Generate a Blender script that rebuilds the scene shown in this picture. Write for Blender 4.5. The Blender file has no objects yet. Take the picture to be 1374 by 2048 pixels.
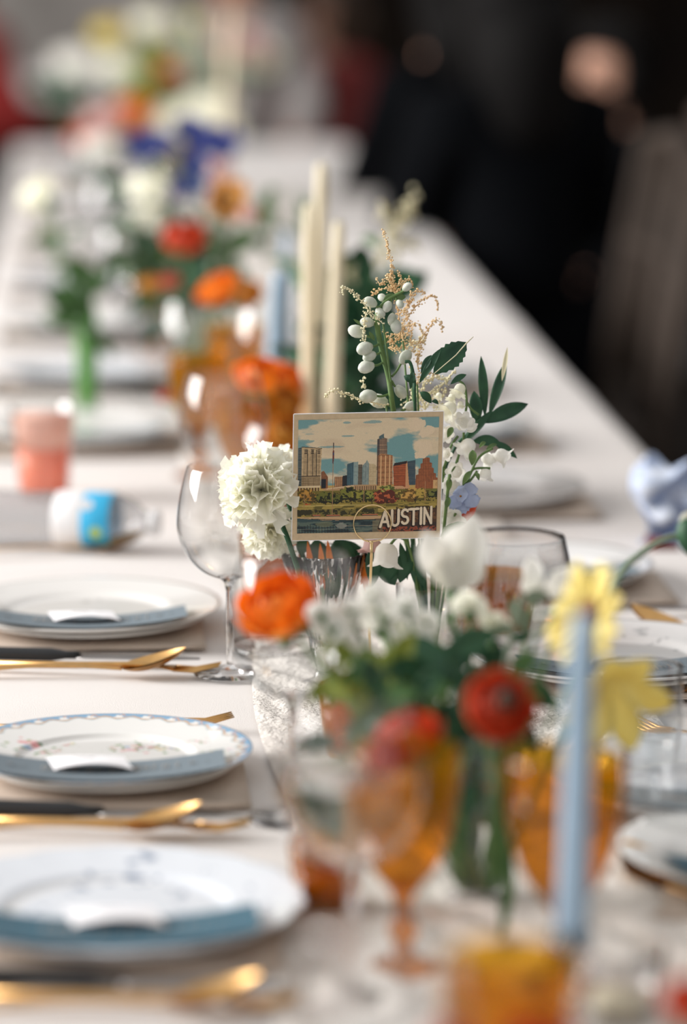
import bpy, math, random
import numpy as np
from mathutils import Vector, Matrix
PI = math.pi
random.seed(7); RNG = np.random.default_rng(7)
SC = bpy.context.scene; COL = SC.collection
# ------------------------------------------------------------------ camera
TZ = .75                      # table top height
CAM = Vector((0, 0, TZ + .8))
F = 7300.0                    # focal length in pixels of the 1374x2048 frame
PH = math.atan(.1786); TH = math.atan(.0736 * math.cos(PH))
w_ = Vector((math.sin(TH) * math.cos(PH), math.cos(TH) * math.cos(PH), -math.sin(PH)))
r_ = Vector((math.cos(TH), -math.sin(TH), 0)); u_ = r_.cross(w_)
cd = bpy.data.cameras.new('camera'); cam = bpy.data.objects.new('camera', cd); COL.objects.link(cam)
M = Matrix((r_, u_, -w_)).transposed().to_4x4(); M.translation = CAM; cam.matrix_world = M
cd.sensor_fit = 'VERTICAL'; cd.sensor_height = 36; cd.lens = F / 2048 * 36
cd.clip_start = .05; cd.clip_end = 200
cd.dof.use_dof = True; cd.dof.aperture_fstop = cd.lens / 1000 / .066
SC.camera = cam
def P(px, py, Y):
    d = w_ + r_ * ((px - 687) / F) - u_ * ((py - 1024) / F)
    return CAM + d * (Y / d.y)
def T(px, py, z=0):
    d = w_ + r_ * ((px - 687) / F) - u_ * ((py - 1024) / F)
    return CAM + d * ((TZ + z - CAM.z) / d.z)
def proj(p):
    q = Vector(p) - CAM; k = F / q.dot(w_)
    return 687 + q.dot(r_) * k, 1024 - q.dot(u_) * k
def B(px, Y, z=0):            # point at height z over the table, at depth Y, under picture column px
    v = proj((.3, Y, TZ + z))[1]
    p = P(px, v, Y); p.z = TZ + z
    return p
cd.dof.focus_distance = (P(735, 950, 3.42) - CAM).dot(w_)
# ------------------------------------------------------------------ light
W = bpy.data.worlds.new('world'); SC.world = W; W.use_nodes = True
W.node_tree.nodes['Background'].inputs[0].default_value = (1, .975, .96, 1)
W.node_tree.nodes['Background'].inputs[1].default_value = .68
def area(name, loc, target, sx, sy, e, col=(1, 1, 1)):
    l = bpy.data.lights.new(name, 'AREA'); l.shape = 'RECTANGLE'; l.size = sx; l.size_y = sy; l.energy = e; l.color = col
    o = bpy.data.objects.new(name, l); COL.objects.link(o); o.location = loc
    o.rotation_euler = (Vector(target) - Vector(loc)).to_track_quat('-Z', 'Y').to_euler(); return o
area('window_daylight', (-6.2, 5.2, 3.4), (.3, 4.4, TZ), 4.6, 3.6, 1050, (1, .975, .95))
SC.cycles.transparent_max_bounces = 40; SC.cycles.max_bounces = 14; SC.cycles.transmission_bounces = 12; SC.cycles.diffuse_bounces = 8; SC.cycles.caustics_refractive = True
SC.view_settings.view_transform = 'Standard'; SC.view_settings.look = 'None'
SC.view_settings.gamma = 1; SC.view_settings.exposure = 0.0; SC.view_settings.use_curve_mapping = False
# ------------------------------------------------------------------ materials
def nm(name):
    m = bpy.data.materials.new(name); m.use_nodes = True; nt = m.node_tree
    for n in list(nt.nodes): nt.nodes.remove(n)
    out = nt.nodes.new('ShaderNodeOutputMaterial'); return m, nt, out
def mat(name, c, rough=.6, metal=0, var=.12, scale=40, bump=0, bscale=200, transl=0, coat=0, sheen=0, attr=None, c2=None, bdist=.001, spec=.5):
    m, nt, out = nm(name); N = nt.nodes.new; L = nt.links.new
    p = N('ShaderNodeBsdfPrincipled'); p.inputs['Roughness'].default_value = rough; p.inputs['Metallic'].default_value = metal; p.inputs['Specular IOR Level'].default_value = spec
    p.inputs['Coat Weight'].default_value = coat; p.inputs['Coat Roughness'].default_value = .05
    p.inputs['Sheen Weight'].default_value = sheen
    tc = N('ShaderNodeTexCoord')
    if attr:
        a = N('ShaderNodeAttribute'); a.attribute_name = attr; csock = a.outputs['Color']
    else:
        no = N('ShaderNodeTexNoise'); no.inputs['Scale'].default_value = scale; no.inputs['Detail'].default_value = 3
        L(tc.outputs['Object'], no.inputs['Vector'])
        rp = N('ShaderNodeValToRGB'); L(no.outputs['Fac'], rp.inputs['Fac'])
        e = rp.color_ramp.elements; e[0].position = .3; e[1].position = .7
        d = c2 if c2 else tuple(x * (1 - var) for x in c)
        e[0].color = (*d, 1); e[1].color = (*[min(1, x * (1 + (0 if c2 else var * .5))) for x in c], 1)
        csock = rp.outputs['Color']
    L(csock, p.inputs['Base Color'])
    if bump:
        bn = N('ShaderNodeTexNoise'); bn.inputs['Scale'].default_value = bscale; bn.inputs['Detail'].default_value = 4
        L(tc.outputs['Object'], bn.inputs['Vector'])
        b = N('ShaderNodeBump'); b.inputs['Strength'].default_value = bump; b.inputs['Distance'].default_value = bdist
        L(bn.outputs['Fac'], b.inputs['Height']); L(b.outputs['Normal'], p.inputs['Normal'])
    s = p.outputs[0]
    if transl:
        t = N('ShaderNodeBsdfTranslucent'); L(csock, t.inputs['Color'])
        mx = N('ShaderNodeMixShader'); mx.inputs[0].default_value = transl; L(s, mx.inputs[1]); L(t.outputs[0], mx.inputs[2]); s = mx.outputs[0]
    L(s, out.inputs['Surface']); return m
def thin_glass(name, c=(.97, .975, .975), edge=(.45, .43, .41), refl=1.9, rough=0, bump=0, bscale=60, dif=None, difw=0):
    m, nt, out = nm(name); N = nt.nodes.new; L = nt.links.new
    lw = N('ShaderNodeLayerWeight'); lw.inputs['Blend'].default_value = .35
    rp = N('ShaderNodeValToRGB'); L(lw.outputs['Facing'], rp.inputs['Fac'])
    e = rp.color_ramp.elements; e[0].position = .45; e[0].color = (*c, 1); e[1].position = 1; e[1].color = (*edge, 1)
    t = N('ShaderNodeBsdfTransparent'); L(rp.outputs['Color'], t.inputs['Color'])
    g = N('ShaderNodeBsdfGlossy'); g.inputs['Roughness'].default_value = rough
    fr = N('ShaderNodeLayerWeight'); fr.inputs['Blend'].default_value = .5
    pw = N('ShaderNodeMath'); pw.operation = 'POWER'; pw.inputs[1].default_value = 5; L(fr.outputs['Facing'], pw.inputs[0])
    mu = N('ShaderNodeMath'); mu.operation = 'MULTIPLY_ADD'; mu.use_clamp = True; mu.inputs[1].default_value = .75 * refl; mu.inputs[2].default_value = .05 * refl; L(pw.outputs[0], mu.inputs[0])
    if bump:
        tc = N('ShaderNodeTexCoord'); bn = N('ShaderNodeTexVoronoi'); bn.inputs['Scale'].default_value = bscale
        L(tc.outputs['Object'], bn.inputs['Vector'])
        b = N('ShaderNodeBump'); b.inputs['Strength'].default_value = bump; b.inputs['Distance'].default_value = .002
        L(bn.outputs['Distance'], b.inputs['Height']); L(b.outputs['Normal'], g.inputs['Normal']); L(b.outputs['Normal'], fr.inputs['Normal'])
    s = t.outputs[0]
    if difw:
        d = N('ShaderNodeBsdfTranslucent'); d.inputs['Color'].default_value = (*dif, 1)
        d2 = N('ShaderNodeBsdfDiffuse'); d2.inputs['Color'].default_value = (*dif, 1)
        q = N('ShaderNodeMixShader'); L(d.outputs[0], q.inputs[1]); L(d2.outputs[0], q.inputs[2])
        q2 = N('ShaderNodeMixShader'); q2.inputs[0].default_value = difw; L(s, q2.inputs[1]); L(q.outputs[0], q2.inputs[2]); s = q2.outputs[0]
    mx = N('ShaderNodeMixShader'); L(mu.outputs[0], mx.inputs[0]); L(s, mx.inputs[1]); L(g.outputs[0], mx.inputs[2])
    L(mx.outputs[0], out.inputs['Surface']); return m
def real_glass(name, c=(1, 1, 1)):
    m, nt, out = nm(name); g = nt.nodes.new('ShaderNodeBsdfGlass'); g.inputs['Color'].default_value = (*c, 1); g.inputs['IOR'].default_value = 1.48
    g.inputs['Roughness'].default_value = 0; nt.links.new(g.outputs[0], out.inputs['Surface']); return m
MT = {}
MT['cloth'] = mat('white_linen', (.67, .63, .605), .9, var=.04, scale=6, bump=.35, bscale=900, sheen=.2)
MT['gauze'] = mat('crinkled_gauze', (.70, .655, .61), .95, var=.14, scale=30, bump=.9, bscale=160, bdist=.004)
MT['napkin'] = mat('beige_linen', (.60, .50, .42), .95, var=.1, scale=20, bump=.5, bscale=500)
MT['china'] = mat('white_china', (.82, .81, .79), .18, var=.03, coat=.5)
MT['chinapaint'] = mat('painted_china', (1, 1, 1), .2, attr='Col', coat=.5)
MT['print'] = mat('printed_card', (1, 1, 1), .75, attr='Col')
MT['menu'] = mat('blue_grey_card', (.15, .19, .22), .8, var=.12, scale=300)
MT['menublue'] = mat('deep_blue_card', (.038, .115, .165), .8, var=.15, scale=300)
MT['ink'] = mat('pale_gold_ink', (.30, .27, .24), .6)
MT['paper'] = mat('torn_white_paper', (.86, .85, .87), .9, var=.03, bump=.5, bscale=300)
MT['kraft'] = mat('kraft_card', (.60, .46, .29), .85, var=.08, scale=250)
MT['gold'] = mat('brushed_gold', (.72, .43, .17), .32, metal=1, var=.1, scale=90)
MT['goldwire'] = mat('polished_gold_wire', (.86, .66, .36), .18, metal=1)
MT['steel'] = mat('dull_steel', (.36, .34, .33), .35, metal=1)
MT['black'] = mat('black_handle', (.008, .009, .011), .5)
MT['ivory'] = mat('ivory_wax', (.84, .75, .55), .5, var=.04, transl=.15)
MT['bluewax'] = mat('pale_blue_wax', (.36, .50, .64), .5, var=.05, transl=.1)
MT['wick'] = mat('wick', (.5, .45, .35), .9)
MT['glass'] = thin_glass('thin_clear_glass')
MT['stemglass'] = real_glass('solid_clear_glass')
MT['water'] = real_glass('still_water')
MT['water'].node_tree.nodes['Glass BSDF'].inputs['IOR'].default_value = 1.33
MT['fluteglass'] = thin_glass('fluted_clear_glass', edge=(.30, .30, .30), refl=2.2)
MT['amber'] = thin_glass('amber_pressed_glass', (.77, .43, .05), (.42, .16, .012), .7, .05, .4, 130, (.62, .33, .012), .22)
MT['amberstem'] = thin_glass('amber_solid_glass', (.78, .44, .06), (.38, .15, .012), 1.1, .03)
MT['plastic'] = thin_glass('clear_plastic', (.84, .84, .85), (.35, .35, .36), 2.2, .06, .8, 45, (.6, .6, .6), .22)
MT['liquid'] = mat('coral_punch', (1.0, .40, .24), .3, c2=(.98, .33, .19), transl=.4)
MT['foam'] = mat('pale_pink_ice', (.93, .70, .60), .5, transl=.4, scale=90, c2=(.92, .55, .42))
MT['white'] = mat('white_petal', (1.0, .985, .95), .6, var=.02, transl=.5)
MT['cream'] = mat('cream_petal', (1.0, .985, .90), .65, var=.03, transl=.45, scale=70)
MT['orange'] = mat('orange_petal', (.92, .32, .02), .5, c2=(.86, .17, .01), transl=.25, scale=30)
MT['red'] = mat('vermilion_petal', (.78, .10, .025), .5, c2=(.55, .05, .02), transl=.25, scale=30)
MT['coral'] = mat('coral_petal', (.75, .18, .10), .5, c2=(.55, .09, .05), transl=.25)
MT['yellow'] = mat('yellow_petal', (.93, .84, .34), .55, c2=(.86, .72, .20), transl=.35)
MT['golden'] = mat('golden_petal', (.72, .36, .05), .55, c2=(.6, .2, .03), transl=.25)
MT['blue'] = mat('blue_petal', (.09, .12, .48), .6, c2=(.05, .07, .30), transl=.2)
MT['paleblue'] = mat('pale_blue_petal', (.50, .58, .78), .65, transl=.3, scale=90)
MT['pink'] = mat('pale_pink_petal', (.80, .55, .52), .6, transl=.3)
MT['bud'] = mat('grey_white_bud', (.76, .77, .70), .6, c2=(.52, .57, .45), transl=.15, scale=120)
MT['eye'] = mat('dark_flower_centre', (.05, .025, .012), .8)
MT['brown'] = mat('brown_flower_centre', (.26, .12, .03), .8)
MT['stem'] = mat('green_stem', (.13, .22, .06), .6, c2=(.08, .15, .05), scale=60)
MT['leaf'] = mat('dark_green_leaf', (.035, .13, .055), .55, c2=(.015, .07, .035), transl=.2, scale=50)
MT['lime'] = mat('lime_green_leaf', (.34, .38, .05), .6, c2=(.16, .24, .04), transl=.3, scale=60)
MT['midgreen'] = mat('mid_green_leaf', (.10, .23, .06), .6, c2=(.05, .13, .04), transl=.25, scale=60)
MT['sage'] = mat('sage_leaf', (.32, .38, .28), .7, c2=(.22, .29, .2), transl=.2, scale=60)
MT['tan'] = mat('tan_astilbe', (.66, .42, .20), .8, c2=(.76, .60, .36), scale=120)
MT['paletan'] = mat('pale_astilbe', (.76, .68, .46), .8, c2=(.70, .66, .44), scale=120)
MT['wood'] = mat('dark_walnut', (.050, .036, .028), .7, spec=.2, c2=(.028, .02, .015), scale=12)
MT['wood2'] = mat('brown_wood', (.09, .058, .043), .5, c2=(.05, .03, .022), scale=12)
MT['dark'] = mat('black_fabric', (.0035, .004, .005), .95, spec=.03)
MT['hair'] = mat('black_hair', (.004, .0035, .0035), .7, spec=.1)
MT['brhair'] = mat('brown_hair', (.05, .025, .012), .6)
MT['skin'] = mat('skin', (.60, .33, .23), .55)
MT['reddress'] = mat('red_fabric', (.26, .012, .010), .8)
MT['wine'] = mat('wine_red_fabric', (.20, .022, .02), .8)
MT['greyshirt'] = mat('grey_fabric', (.36, .33, .32), .9)
MT['navy'] = mat('navy_fabric', (.012, .018, .03), .9)
MT['floor'] = mat('dark_floor', (.018, .013, .010), .9, spec=.1, c2=(.008, .006, .005), scale=3)
MT['wall'] = mat('dark_wall', (.020, .014, .010), .9, spec=.05, c2=(.007, .006, .006), scale=1.2)
MT['wallgrey'] = mat('grey_stone', (.50, .46, .43), .9, c2=(.28, .26, .24), scale=3)
MT['bluewhite'] = mat('blue_white_fabric', (.72, .76, .84), .9, c2=(.35, .45, .66), scale=28)
MT['lip'] = mat('lip', (.45, .13, .10), .5)
# ------------------------------------------------------------------ mesh helpers
def obj(name, V, Fc, m, parent=None, smooth=True, org=None, kind=None, label=None, col=None):
    me = bpy.data.meshes.new(name)
    if org is not None: V = [tuple(Vector(v) - org) for v in V]
    me.from_pydata([tuple(v) for v in V], [], [tuple(f) for f in Fc]); me.update()
    if smooth: me.polygons.foreach_set('use_smooth', [True] * len(me.polygons))
    ms = m if isinstance(m, (list, tuple)) else [m]
    for x in ms: me.materials.append(MT[x] if isinstance(x, str) else x)
    if col is not None:
        a = me.color_attributes.new('Col', 'FLOAT_COLOR', 'POINT')
        c = np.ones((len(V), 4), np.float32); c[:, :3] = col; a.data.foreach_set('color', c.ravel())
    o = bpy.data.objects.new(name, me); COL.objects.link(o)
    if parent: o.parent = parent
    if kind: o['kind'] = kind
    if label: o['label'] = label
    return o
def tag(o, label, cat, group=None):
    o['label'] = label; o['category'] = cat
    if group: o['group'] = group
    return o
def thing(name, loc, label, cat, group=None, rz=0):
    o = bpy.data.objects.new(name, None); COL.objects.link(o); o.location = loc; o.rotation_euler = (0, 0, rz)
    o.empty_display_size = .02
    return tag(o, label, cat, group)
def dup(root, loc, rz=0, label=None, group=None, scale=None):
    r = root.copy(); COL.objects.link(r); r.location = loc; r.rotation_euler = (0, 0, rz)
    if scale: r.scale = (scale,) * 3
    if label: r['label'] = label
    if group: r['group'] = group
    for ch in list(root.children):
        c = ch.copy(); COL.objects.link(c); c.parent = r
        for g in list(ch.children):
            d = g.copy(); COL.objects.link(d); d.parent = c
    return r
class G:                       # geometry collector
    def __init__(s): s.V = []; s.F = []
    def add(s, V, Fc):
        n = len(s.V); s.V += [tuple(v) for v in V]; s.F += [tuple(i + n for i in f) for f in Fc]; return s
    def box(s, a, b):
        x0, y0, z0 = a; x1, y1, z1 = b
        return s.add([(x0, y0, z0), (x1, y0, z0), (x1, y1, z0), (x0, y1, z0), (x0, y0, z1), (x1, y0, z1), (x1, y1, z1), (x0, y1, z1)],
                     [(0, 3, 2, 1), (4, 5, 6, 7), (0, 1, 5, 4), (1, 2, 6, 5), (2, 3, 7, 6), (3, 0, 4, 7)])
    def lathe(s, prof, n=40, c=(0, 0, 0), mod=None, close=True):
        V = []; Fc = []
        for k, (r, z) in enumerate(prof):
            for i in range(n):
                a = 2 * PI * i / n; q = r * (mod(a, k) if mod else 1)
                V.append((c[0] + q * math.cos(a), c[1] + q * math.sin(a), c[2] + z))
        for k in range(len(prof) - 1):
            for i in range(n):
                j = (i + 1) % n; Fc.append((k * n + i, k * n + j, (k + 1) * n + j, (k + 1) * n + i))
        return s.add(V, Fc)
    def tube(s, pts, rad, n=8, cap=True):
        pts = [Vector(p) for p in pts]; V = []; Fc = []; m = len(pts)
        if not isinstance(rad, (list, tuple)): rad = [rad] * m
        up = None
        for k in range(m):
            t = (pts[min(k + 1, m - 1)] - pts[max(k - 1, 0)]).normalized()
            if up is None: up = t.orthogonal().normalized()
            up = (up - t * up.dot(t)).normalized(); b = t.cross(up)
            for i in range(n):
                a = 2 * PI * i / n; V.append(pts[k] + (up * math.cos(a) + b * math.sin(a)) * rad[k])
        for k in range(m - 1):
            for i in range(n):
                j = (i + 1) % n; Fc.append((k * n + i, k * n + j, (k + 1) * n + j, (k + 1) * n + i))
        if cap: Fc.append(tuple(range(n - 1, -1, -1))); Fc.append(tuple((m - 1) * n + i for i in range(n)))
        return s.add(V, Fc)
    def ball(s, c, r, seg=12, rings=8, ax=None, st=1.0):
        c = Vector(c); rx = r if not isinstance(r, tuple) else None
        Q = Vector(ax).to_track_quat('Z', 'Y').to_matrix() if ax is not None else Matrix.Identity(3)
        rr = (r, r, r * st) if rx is not None else r
        V = []; Fc = []
        for k in range(rings + 1):
            ph = PI * k / rings
            for i in range(seg):
                a = 2 * PI * i / seg
                V.append(c + Q @ Vector((rr[0] * math.sin(ph) * math.cos(a), rr[1] * math.sin(ph) * math.sin(a), rr[2] * math.cos(ph))))
        for k in range(rings):
            for i in range(seg):
                j = (i + 1) % seg; Fc.append((k * seg + i, (k + 1) * seg + i, (k + 1) * seg + j, k * seg + j))
        return s.add(V, Fc)
    def octa(s, c, r):
        x, y, z = c
        return s.add([(x + r, y, z), (x - r, y, z), (x, y + r, z), (x, y - r, z), (x, y, z + r), (x, y, z - r)],
                     [(0, 2, 4), (2, 1, 4), (1, 3, 4), (3, 0, 4), (2, 0, 5), (1, 2, 5), (3, 1, 5), (0, 3, 5)])
    def make(s, name, m, parent=None, **k): return obj(name, s.V, s.F, m, parent, **k)
def catmull(pts, n=6):
    pts = [Vector(p) for p in pts]
    if len(pts) < 3: return [pts[0].lerp(pts[-1], i / n) for i in range(n + 1)]
    q = [2 * pts[0] - pts[1]] + pts + [2 * pts[-1] - pts[-2]]; out = []
    for i in range(1, len(q) - 2):
        a, b, c, d = q[i - 1:i + 3]
        for k in range(n):
            t = k / n
            out.append(.5 * ((2 * b) + (c - a) * t + (2 * a - 5 * b + 4 * c - d) * t * t + (3 * b - a - 3 * c + d) * t ** 3))
    out.append(pts[-1]); return out
def blade(base, tip, wid, bend=None, nrm=None, m=8, serr=0, fold=.25, shape=.5, thick=0.0004):
    """leaf or petal: two skins, midrib fold, pointed outline; returns V, F"""
    base = Vector(base); tip = Vector(tip); ax = tip - base; L = ax.length; t = ax.normalized()
    if nrm is None: nrm = (CAM - base).normalized()
    nrm = Vector(nrm); nrm = (nrm - t * nrm.dot(t)).normalized(); side = t.cross(nrm)
    bend = Vector(bend) if bend is not None else Vector((0, 0, 0))
    V = []; Fc = []
    for sgn in (1, -1):
        for k in range(m + 1):
            s = k / m
            wv = wid * .5 * (math.sin(PI * s ** (math.log(.5) / math.log(shape))) ** .8 if 0 < s < 1 else .03)
            if serr and 0 < k < m: wv *= 1 + serr * (1 if k % 2 else -1)
            c = base + ax * s + bend * (4 * s * (1 - s))
            for q in (-1, -.5, 0, .5, 1):
                V.append(c + side * (wv * q) + nrm * (abs(q) * wv * fold + sgn * thick))
    S = (m + 1) * 5
    for k in range(m):
        for q in range(4):
            a = k * 5 + q; Fc.append((a, a + 1, a + 6, a + 5)); b = a + S; Fc.append((b, b + 5, b + 6, b + 1))
        for q in (0, 4):
            a = k * 5 + q; Fc.append((a, a + 5, a + 5 + S, a + S))
    return V, Fc
# ------------------------------------------------------------------ setting
CX0, CX1 = -.17, .77; CY0, CY1 = 1.3, 10.5
g = G().box((-6, -1, -.05), (9, 19, 0)); o = g.make('floor', 'floor', smooth=False); o['kind'] = 'structure'
g = G().box((-6, 18.0, 0), (9, 18.2, 5)); o = g.make('wall_back', 'wallgrey', smooth=False); o['kind'] = 'structure'
V = []; Fc = []; n = 120
for s in (0, .02):
    for i in range(n + 1):
        for z in (0, 2.5, 5): V.append((.95 + 6.5 * i / n, 17.6 + s + .09 * math.sin(i * 1.3) + .04 * math.sin(i * .37), z))
S = (n + 1) * 3
for i in range(n):
    for j in range(2): a = i * 3 + j; Fc.append((a, a + 3, a + 4, a + 1)); Fc.append((a + S, a + S + 1, a + S + 4, a + S + 3))
tag(obj('dark_backdrop', V, Fc, 'wall'), 'added black sheet that keeps the right background dark', 'dark_backdrop')  # added near-black folded sheet, stands in for the unlit background on the right
g = G().box((6, -1, 0), (6.2, 18, 5)); o = g.make('wall_right', 'wall', smooth=False); o['kind'] = 'structure'
def cloth_table(name, label, x0, x1, y0, y1, seed=0, nx=60, ny=260, full=True):
    t = thing(name, ((x0 + x1) / 2, (y0 + y1) / 2, 0), label, 'table')
    cx, cy = (x0 + x1) / 2, (y0 + y1) / 2
    g = G().box((x0 - cx + .02, y0 - cy + .02, .70), (x1 - cx - .02, y1 - cy - .02, .735)); g.make('tabletop', 'wood2', t, smooth=False)
    for sx in (-1, 1):
        for sy in (-1, 1):
            g = G().box((sx * (cx - x0 - .08) - .025, sy * (cy - y0 - .1) - .025, 0), (sx * (cx - x0 - .08) + .025, sy * (cy - y0 - .1) + .025, .7))
            g.make('leg', 'wood2', t, smooth=False)
    return t
main_t = cloth_table('banquet_table', 'long banquet table running into the distance under a white cloth', CX0, CX1, CY0, CY1)
# tablecloth: top sheet with soft ripples and a hanging skirt
def fbm1(x, y, s):
    return (math.sin(x * 13 + y * 5.1 + s) + math.sin(x * 7.3 - y * 9.7 + s * 2) + .6 * math.sin(y * 23 + math.sin(x * 11) * 2 + s)) / 2.6
def cloth(name, x0, x1, y0, y1, label, drop=.45, nx=60, ny=500, mt='cloth', amp=.0018):
    xs = [x0 - .01 - drop * .03] + [x0 - .008] + [x0 + (x1 - x0) * i / nx for i in range(nx + 1)] + [x1 + .008, x1 + .01 + drop * .03]
    V = []; Fc = []
    for j in range(ny + 1):
        y = y0 + (y1 - y0) * j / ny
        for i, x in enumerate(xs):
            if i == 0 or i == len(xs) - 1:
                V.append((x + .02 * math.sin(y * 21), y, TZ - drop))
            elif i == 1 or i == len(xs) - 2: V.append((x, y, TZ - .012))
            else: V.append((x, y, TZ - .0025 + amp * fbm1(x, y * 1.5, 0)))
    n = len(xs)
    for j in range(ny):
        for i in range(n - 1): Fc.append((j * n + i, j * n + i + 1, (j + 1) * n + i + 1, (j + 1) * n + i))
    a = len(V)                                                    # far end skirt
    for i, x in enumerate(xs): V.append((x, y1 + .03 + .015 * math.sin(x * 25), TZ - drop))
    for i in range(n - 1): Fc.append((ny * n + i, ny * n + i + 1, a + i + 1, a + i))
    o = obj(name, V, Fc, mt); return tag(o, label, 'tablecloth')
cloth('tablecloth', CX0, CX1, CY0, CY1, 'white linen tablecloth covering the long dining table')
def ripple(x, y):
    return .5 + .5 * math.sin(x * 120 + 4 * math.sin(y * 9) + 2.2 * math.sin(y * 31 + x * 17)) * math.cos(y * 6 + math.sin(x * 40))
V = []; Fc = []; nx, ny = 70, 700; rx0, rx1 = .15, .53
for j in range(ny + 1):
    y = CY0 + .1 + (7.5) * j / ny
    for i in range(nx + 1):
        x = rx0 + (rx1 - rx0) * i / nx + .02 * math.sin(y * 2.3) + .01 * math.sin(y * 7)
        V.append((x, y, TZ + .0008 + .0045 * ripple(x, y) * (1 if 0 < i < nx else .2) + .0015 * random.random()))
for j in range(ny):
    for i in range(nx): a = j * (nx + 1) + i; Fc.append((a, a + 1, a + nx + 2, a + nx + 1))
o = obj('table_runner', V, Fc, 'gauze'); tag(o, 'crinkled off-white gauze runner down the middle of the long table', 'table runner')
# far cross table and things behind
cloth_table('far_table', 'white-clothed table behind the far end of the long table', -1.3, .45, 12.6, 14.2)
cloth('far_tablecloth', -1.3, .45, 12.6, 14.2, 'white cloth on the table behind the far end of the long table', ny=20)
# ------------------------------------------------------------------ postcard
def build_card():
    Y = 3.42
    TL, TR, BR, BL = [P(x, y, Y) for x, y in ((588, 829), (887, 823), (879.5, 1075), (584, 1081))]
    org = (TL + TR + BR + BL) / 4
    root = thing('postcard', org, 'tan bordered picture postcard of a city skyline lettered AUSTIN, held in the gold ring stand', 'postcard')
    def bil(u, v, dy=0): p = TL.lerp(TR, u).lerp(BL.lerp(BR, u), v); p = p + Vector((0, dy, 0)); return p
    V = [bil(0, 0), bil(1, 0), bil(1, 1), bil(0, 1), bil(0, 0, .0014), bil(1, 0, .0014), bil(1, 1, .0014), bil(0, 1, .0014)]
    obj('card', V, [(0, 1, 2, 3), (7, 6, 5, 4)], 'kraft', root, smooth=False, org=org)
    # paper edge, paler than the face
    e = G()
    for a, b in ((0, 1), (1, 2), (2, 3), (3, 0)):
        out = (V[a] + V[b]) / 2 - org; out.normalize(); out *= .0006
        e.add([V[a], V[b], V[b] + out, V[a] + out, V[a + 4], V[b + 4], V[b + 4] + out, V[a + 4] + out],
              [(0, 1, 2, 3), (3, 2, 6, 7), (4, 5, 6, 7), (0, 3, 7, 4)])
    e.make('card_edge', 'paper', root, smooth=False, org=org, label='pale cut edge of the card')
    # ---- print, painted per vertex in the units of the artwork (1075 x 870)
    NX, NY = 430, 348
    X, Yc = np.meshgrid(np.linspace(0, 1075, NX), np.linspace(0, 870, NY))
    def lin(c): c = np.array(c, float) / 255; return np.where(c < .04, c / 12.92, ((c + .055) / 1.055) ** 2.4)
    img = np.zeros((NY, NX, 3)); img[:] = lin((226, 206, 172))
    def noise(sx, sy, oct=4, seed=0):
        r = np.random.default_rng(seed); tot = np.zeros_like(X); amp = 1; s = 0
        for k in range(oct):
            gx = X / sx * 2 ** k; gy = Yc / sy * 2 ** k
            n = int(max(gx.max(), gy.max())) + 3; L = r.random((n, n))
            ix = gx.astype(int); iy = gy.astype(int); fx = gx - ix; fy = gy - iy; fx = fx * fx * (3 - 2 * fx); fy = fy * fy * (3 - 2 * fy)
            tot += amp * (L[iy, ix] * (1 - fx) * (1 - fy) + L[iy, ix + 1] * fx * (1 - fy) + L[iy + 1, ix] * (1 - fx) * fy + L[iy + 1, ix + 1] * fx * fy)
            s += amp; amp *= .5
        return tot / s
    def put(mask, c, a=1.0):
        m = (mask if mask.dtype != bool else mask.astype(float)) * a
        img[:] = img * (1 - m[..., None]) + lin(c) * m[..., None]
    def poly(pts):
        ins = np.zeros(X.shape, bool); n = len(pts)
        for i in range(n):
            x0, y0 = pts[i]; x1, y1 = pts[(i + 1) % n]
            if y0 == y1: continue
            c = ((y0 > Yc) != (y1 > Yc)) & (X < (x1 - x0) * (Yc - y0) / (y1 - y0) + x0); ins ^= c
        return ins
    def rect(x0, y0, x1, y1): return (X >= x0) & (X < x1) & (Yc >= y0) & (Yc < y1)
    def line(x0, y0, x1, y1, wd):
        dx, dy = x1 - x0, y1 - y0; t = np.clip(((X - x0) * dx + (Yc - y0) * dy) / (dx * dx + dy * dy), 0, 1)
        return np.hypot(X - x0 - t * dx, Yc - y0 - t * dy) < wd / 2
    # sky
    n1 = noise(260, 110, 5, 3); teal = (118, 160, 160)
    bx = X / 1075; by = Yc / 560
    cloudy = n1 + .30 * np.exp(-((bx - .30) ** 2 / .08 + (by - .25) ** 2 / .09)) + .25 * np.exp(-((bx - .83) ** 2 / .006 + (by - .1) ** 2 / .008)) - .24 * np.exp(-((bx - .72) ** 2 / .02 + (by - .5) ** 2 / .05)) - .25 * np.exp(-((bx - .97) ** 2 / .004 + (by - .10) ** 2 / .03)) \
        + .3 * np.exp(-((bx - .88) ** 2 / .004 + (by - .42) ** 2 / .006)) + .24 * np.exp(-((bx - .96) ** 2 / .003 + (by - .22) ** 2 / .004)) - .16 * np.exp(-((bx - .45) ** 2 / .05 + (by - .78) ** 2 / .02))
    put(np.clip((.58 - cloudy) * 9, 0, 1), teal)
    put(np.clip((n1 - .52) * 5, 0, 1) * np.clip((cloudy - .6) * 5, 0, 1), (205, 180, 150), .5)
    for (cx, cy, rx, ry) in ((370, 28, 30, 8), (560, 30, 70, 14), (40, 165, 75, 14), (250, 210, 110, 8), (380, 130, 60, 6)):
        put((((X - cx) / rx) ** 2 + ((Yc - cy) / ry) ** 2 + (noise(30, 20, 3, cx) - .5) * 1.6) < 1, teal, .8)
    for cx, cy, r in ((905, 55, 48), (870, 62, 30), (940, 45, 30), (960, 120, 34), (1010, 100, 38), (935, 210, 34), (985, 215, 36), (1000, 250, 32), (920, 285, 30), (960, 270, 40)):
        put(((X - cx) ** 2 + (Yc - cy) ** 2 + (noise(22, 22, 3, 9) - .5) * 1900) < r * r, (230, 208, 176))
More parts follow.
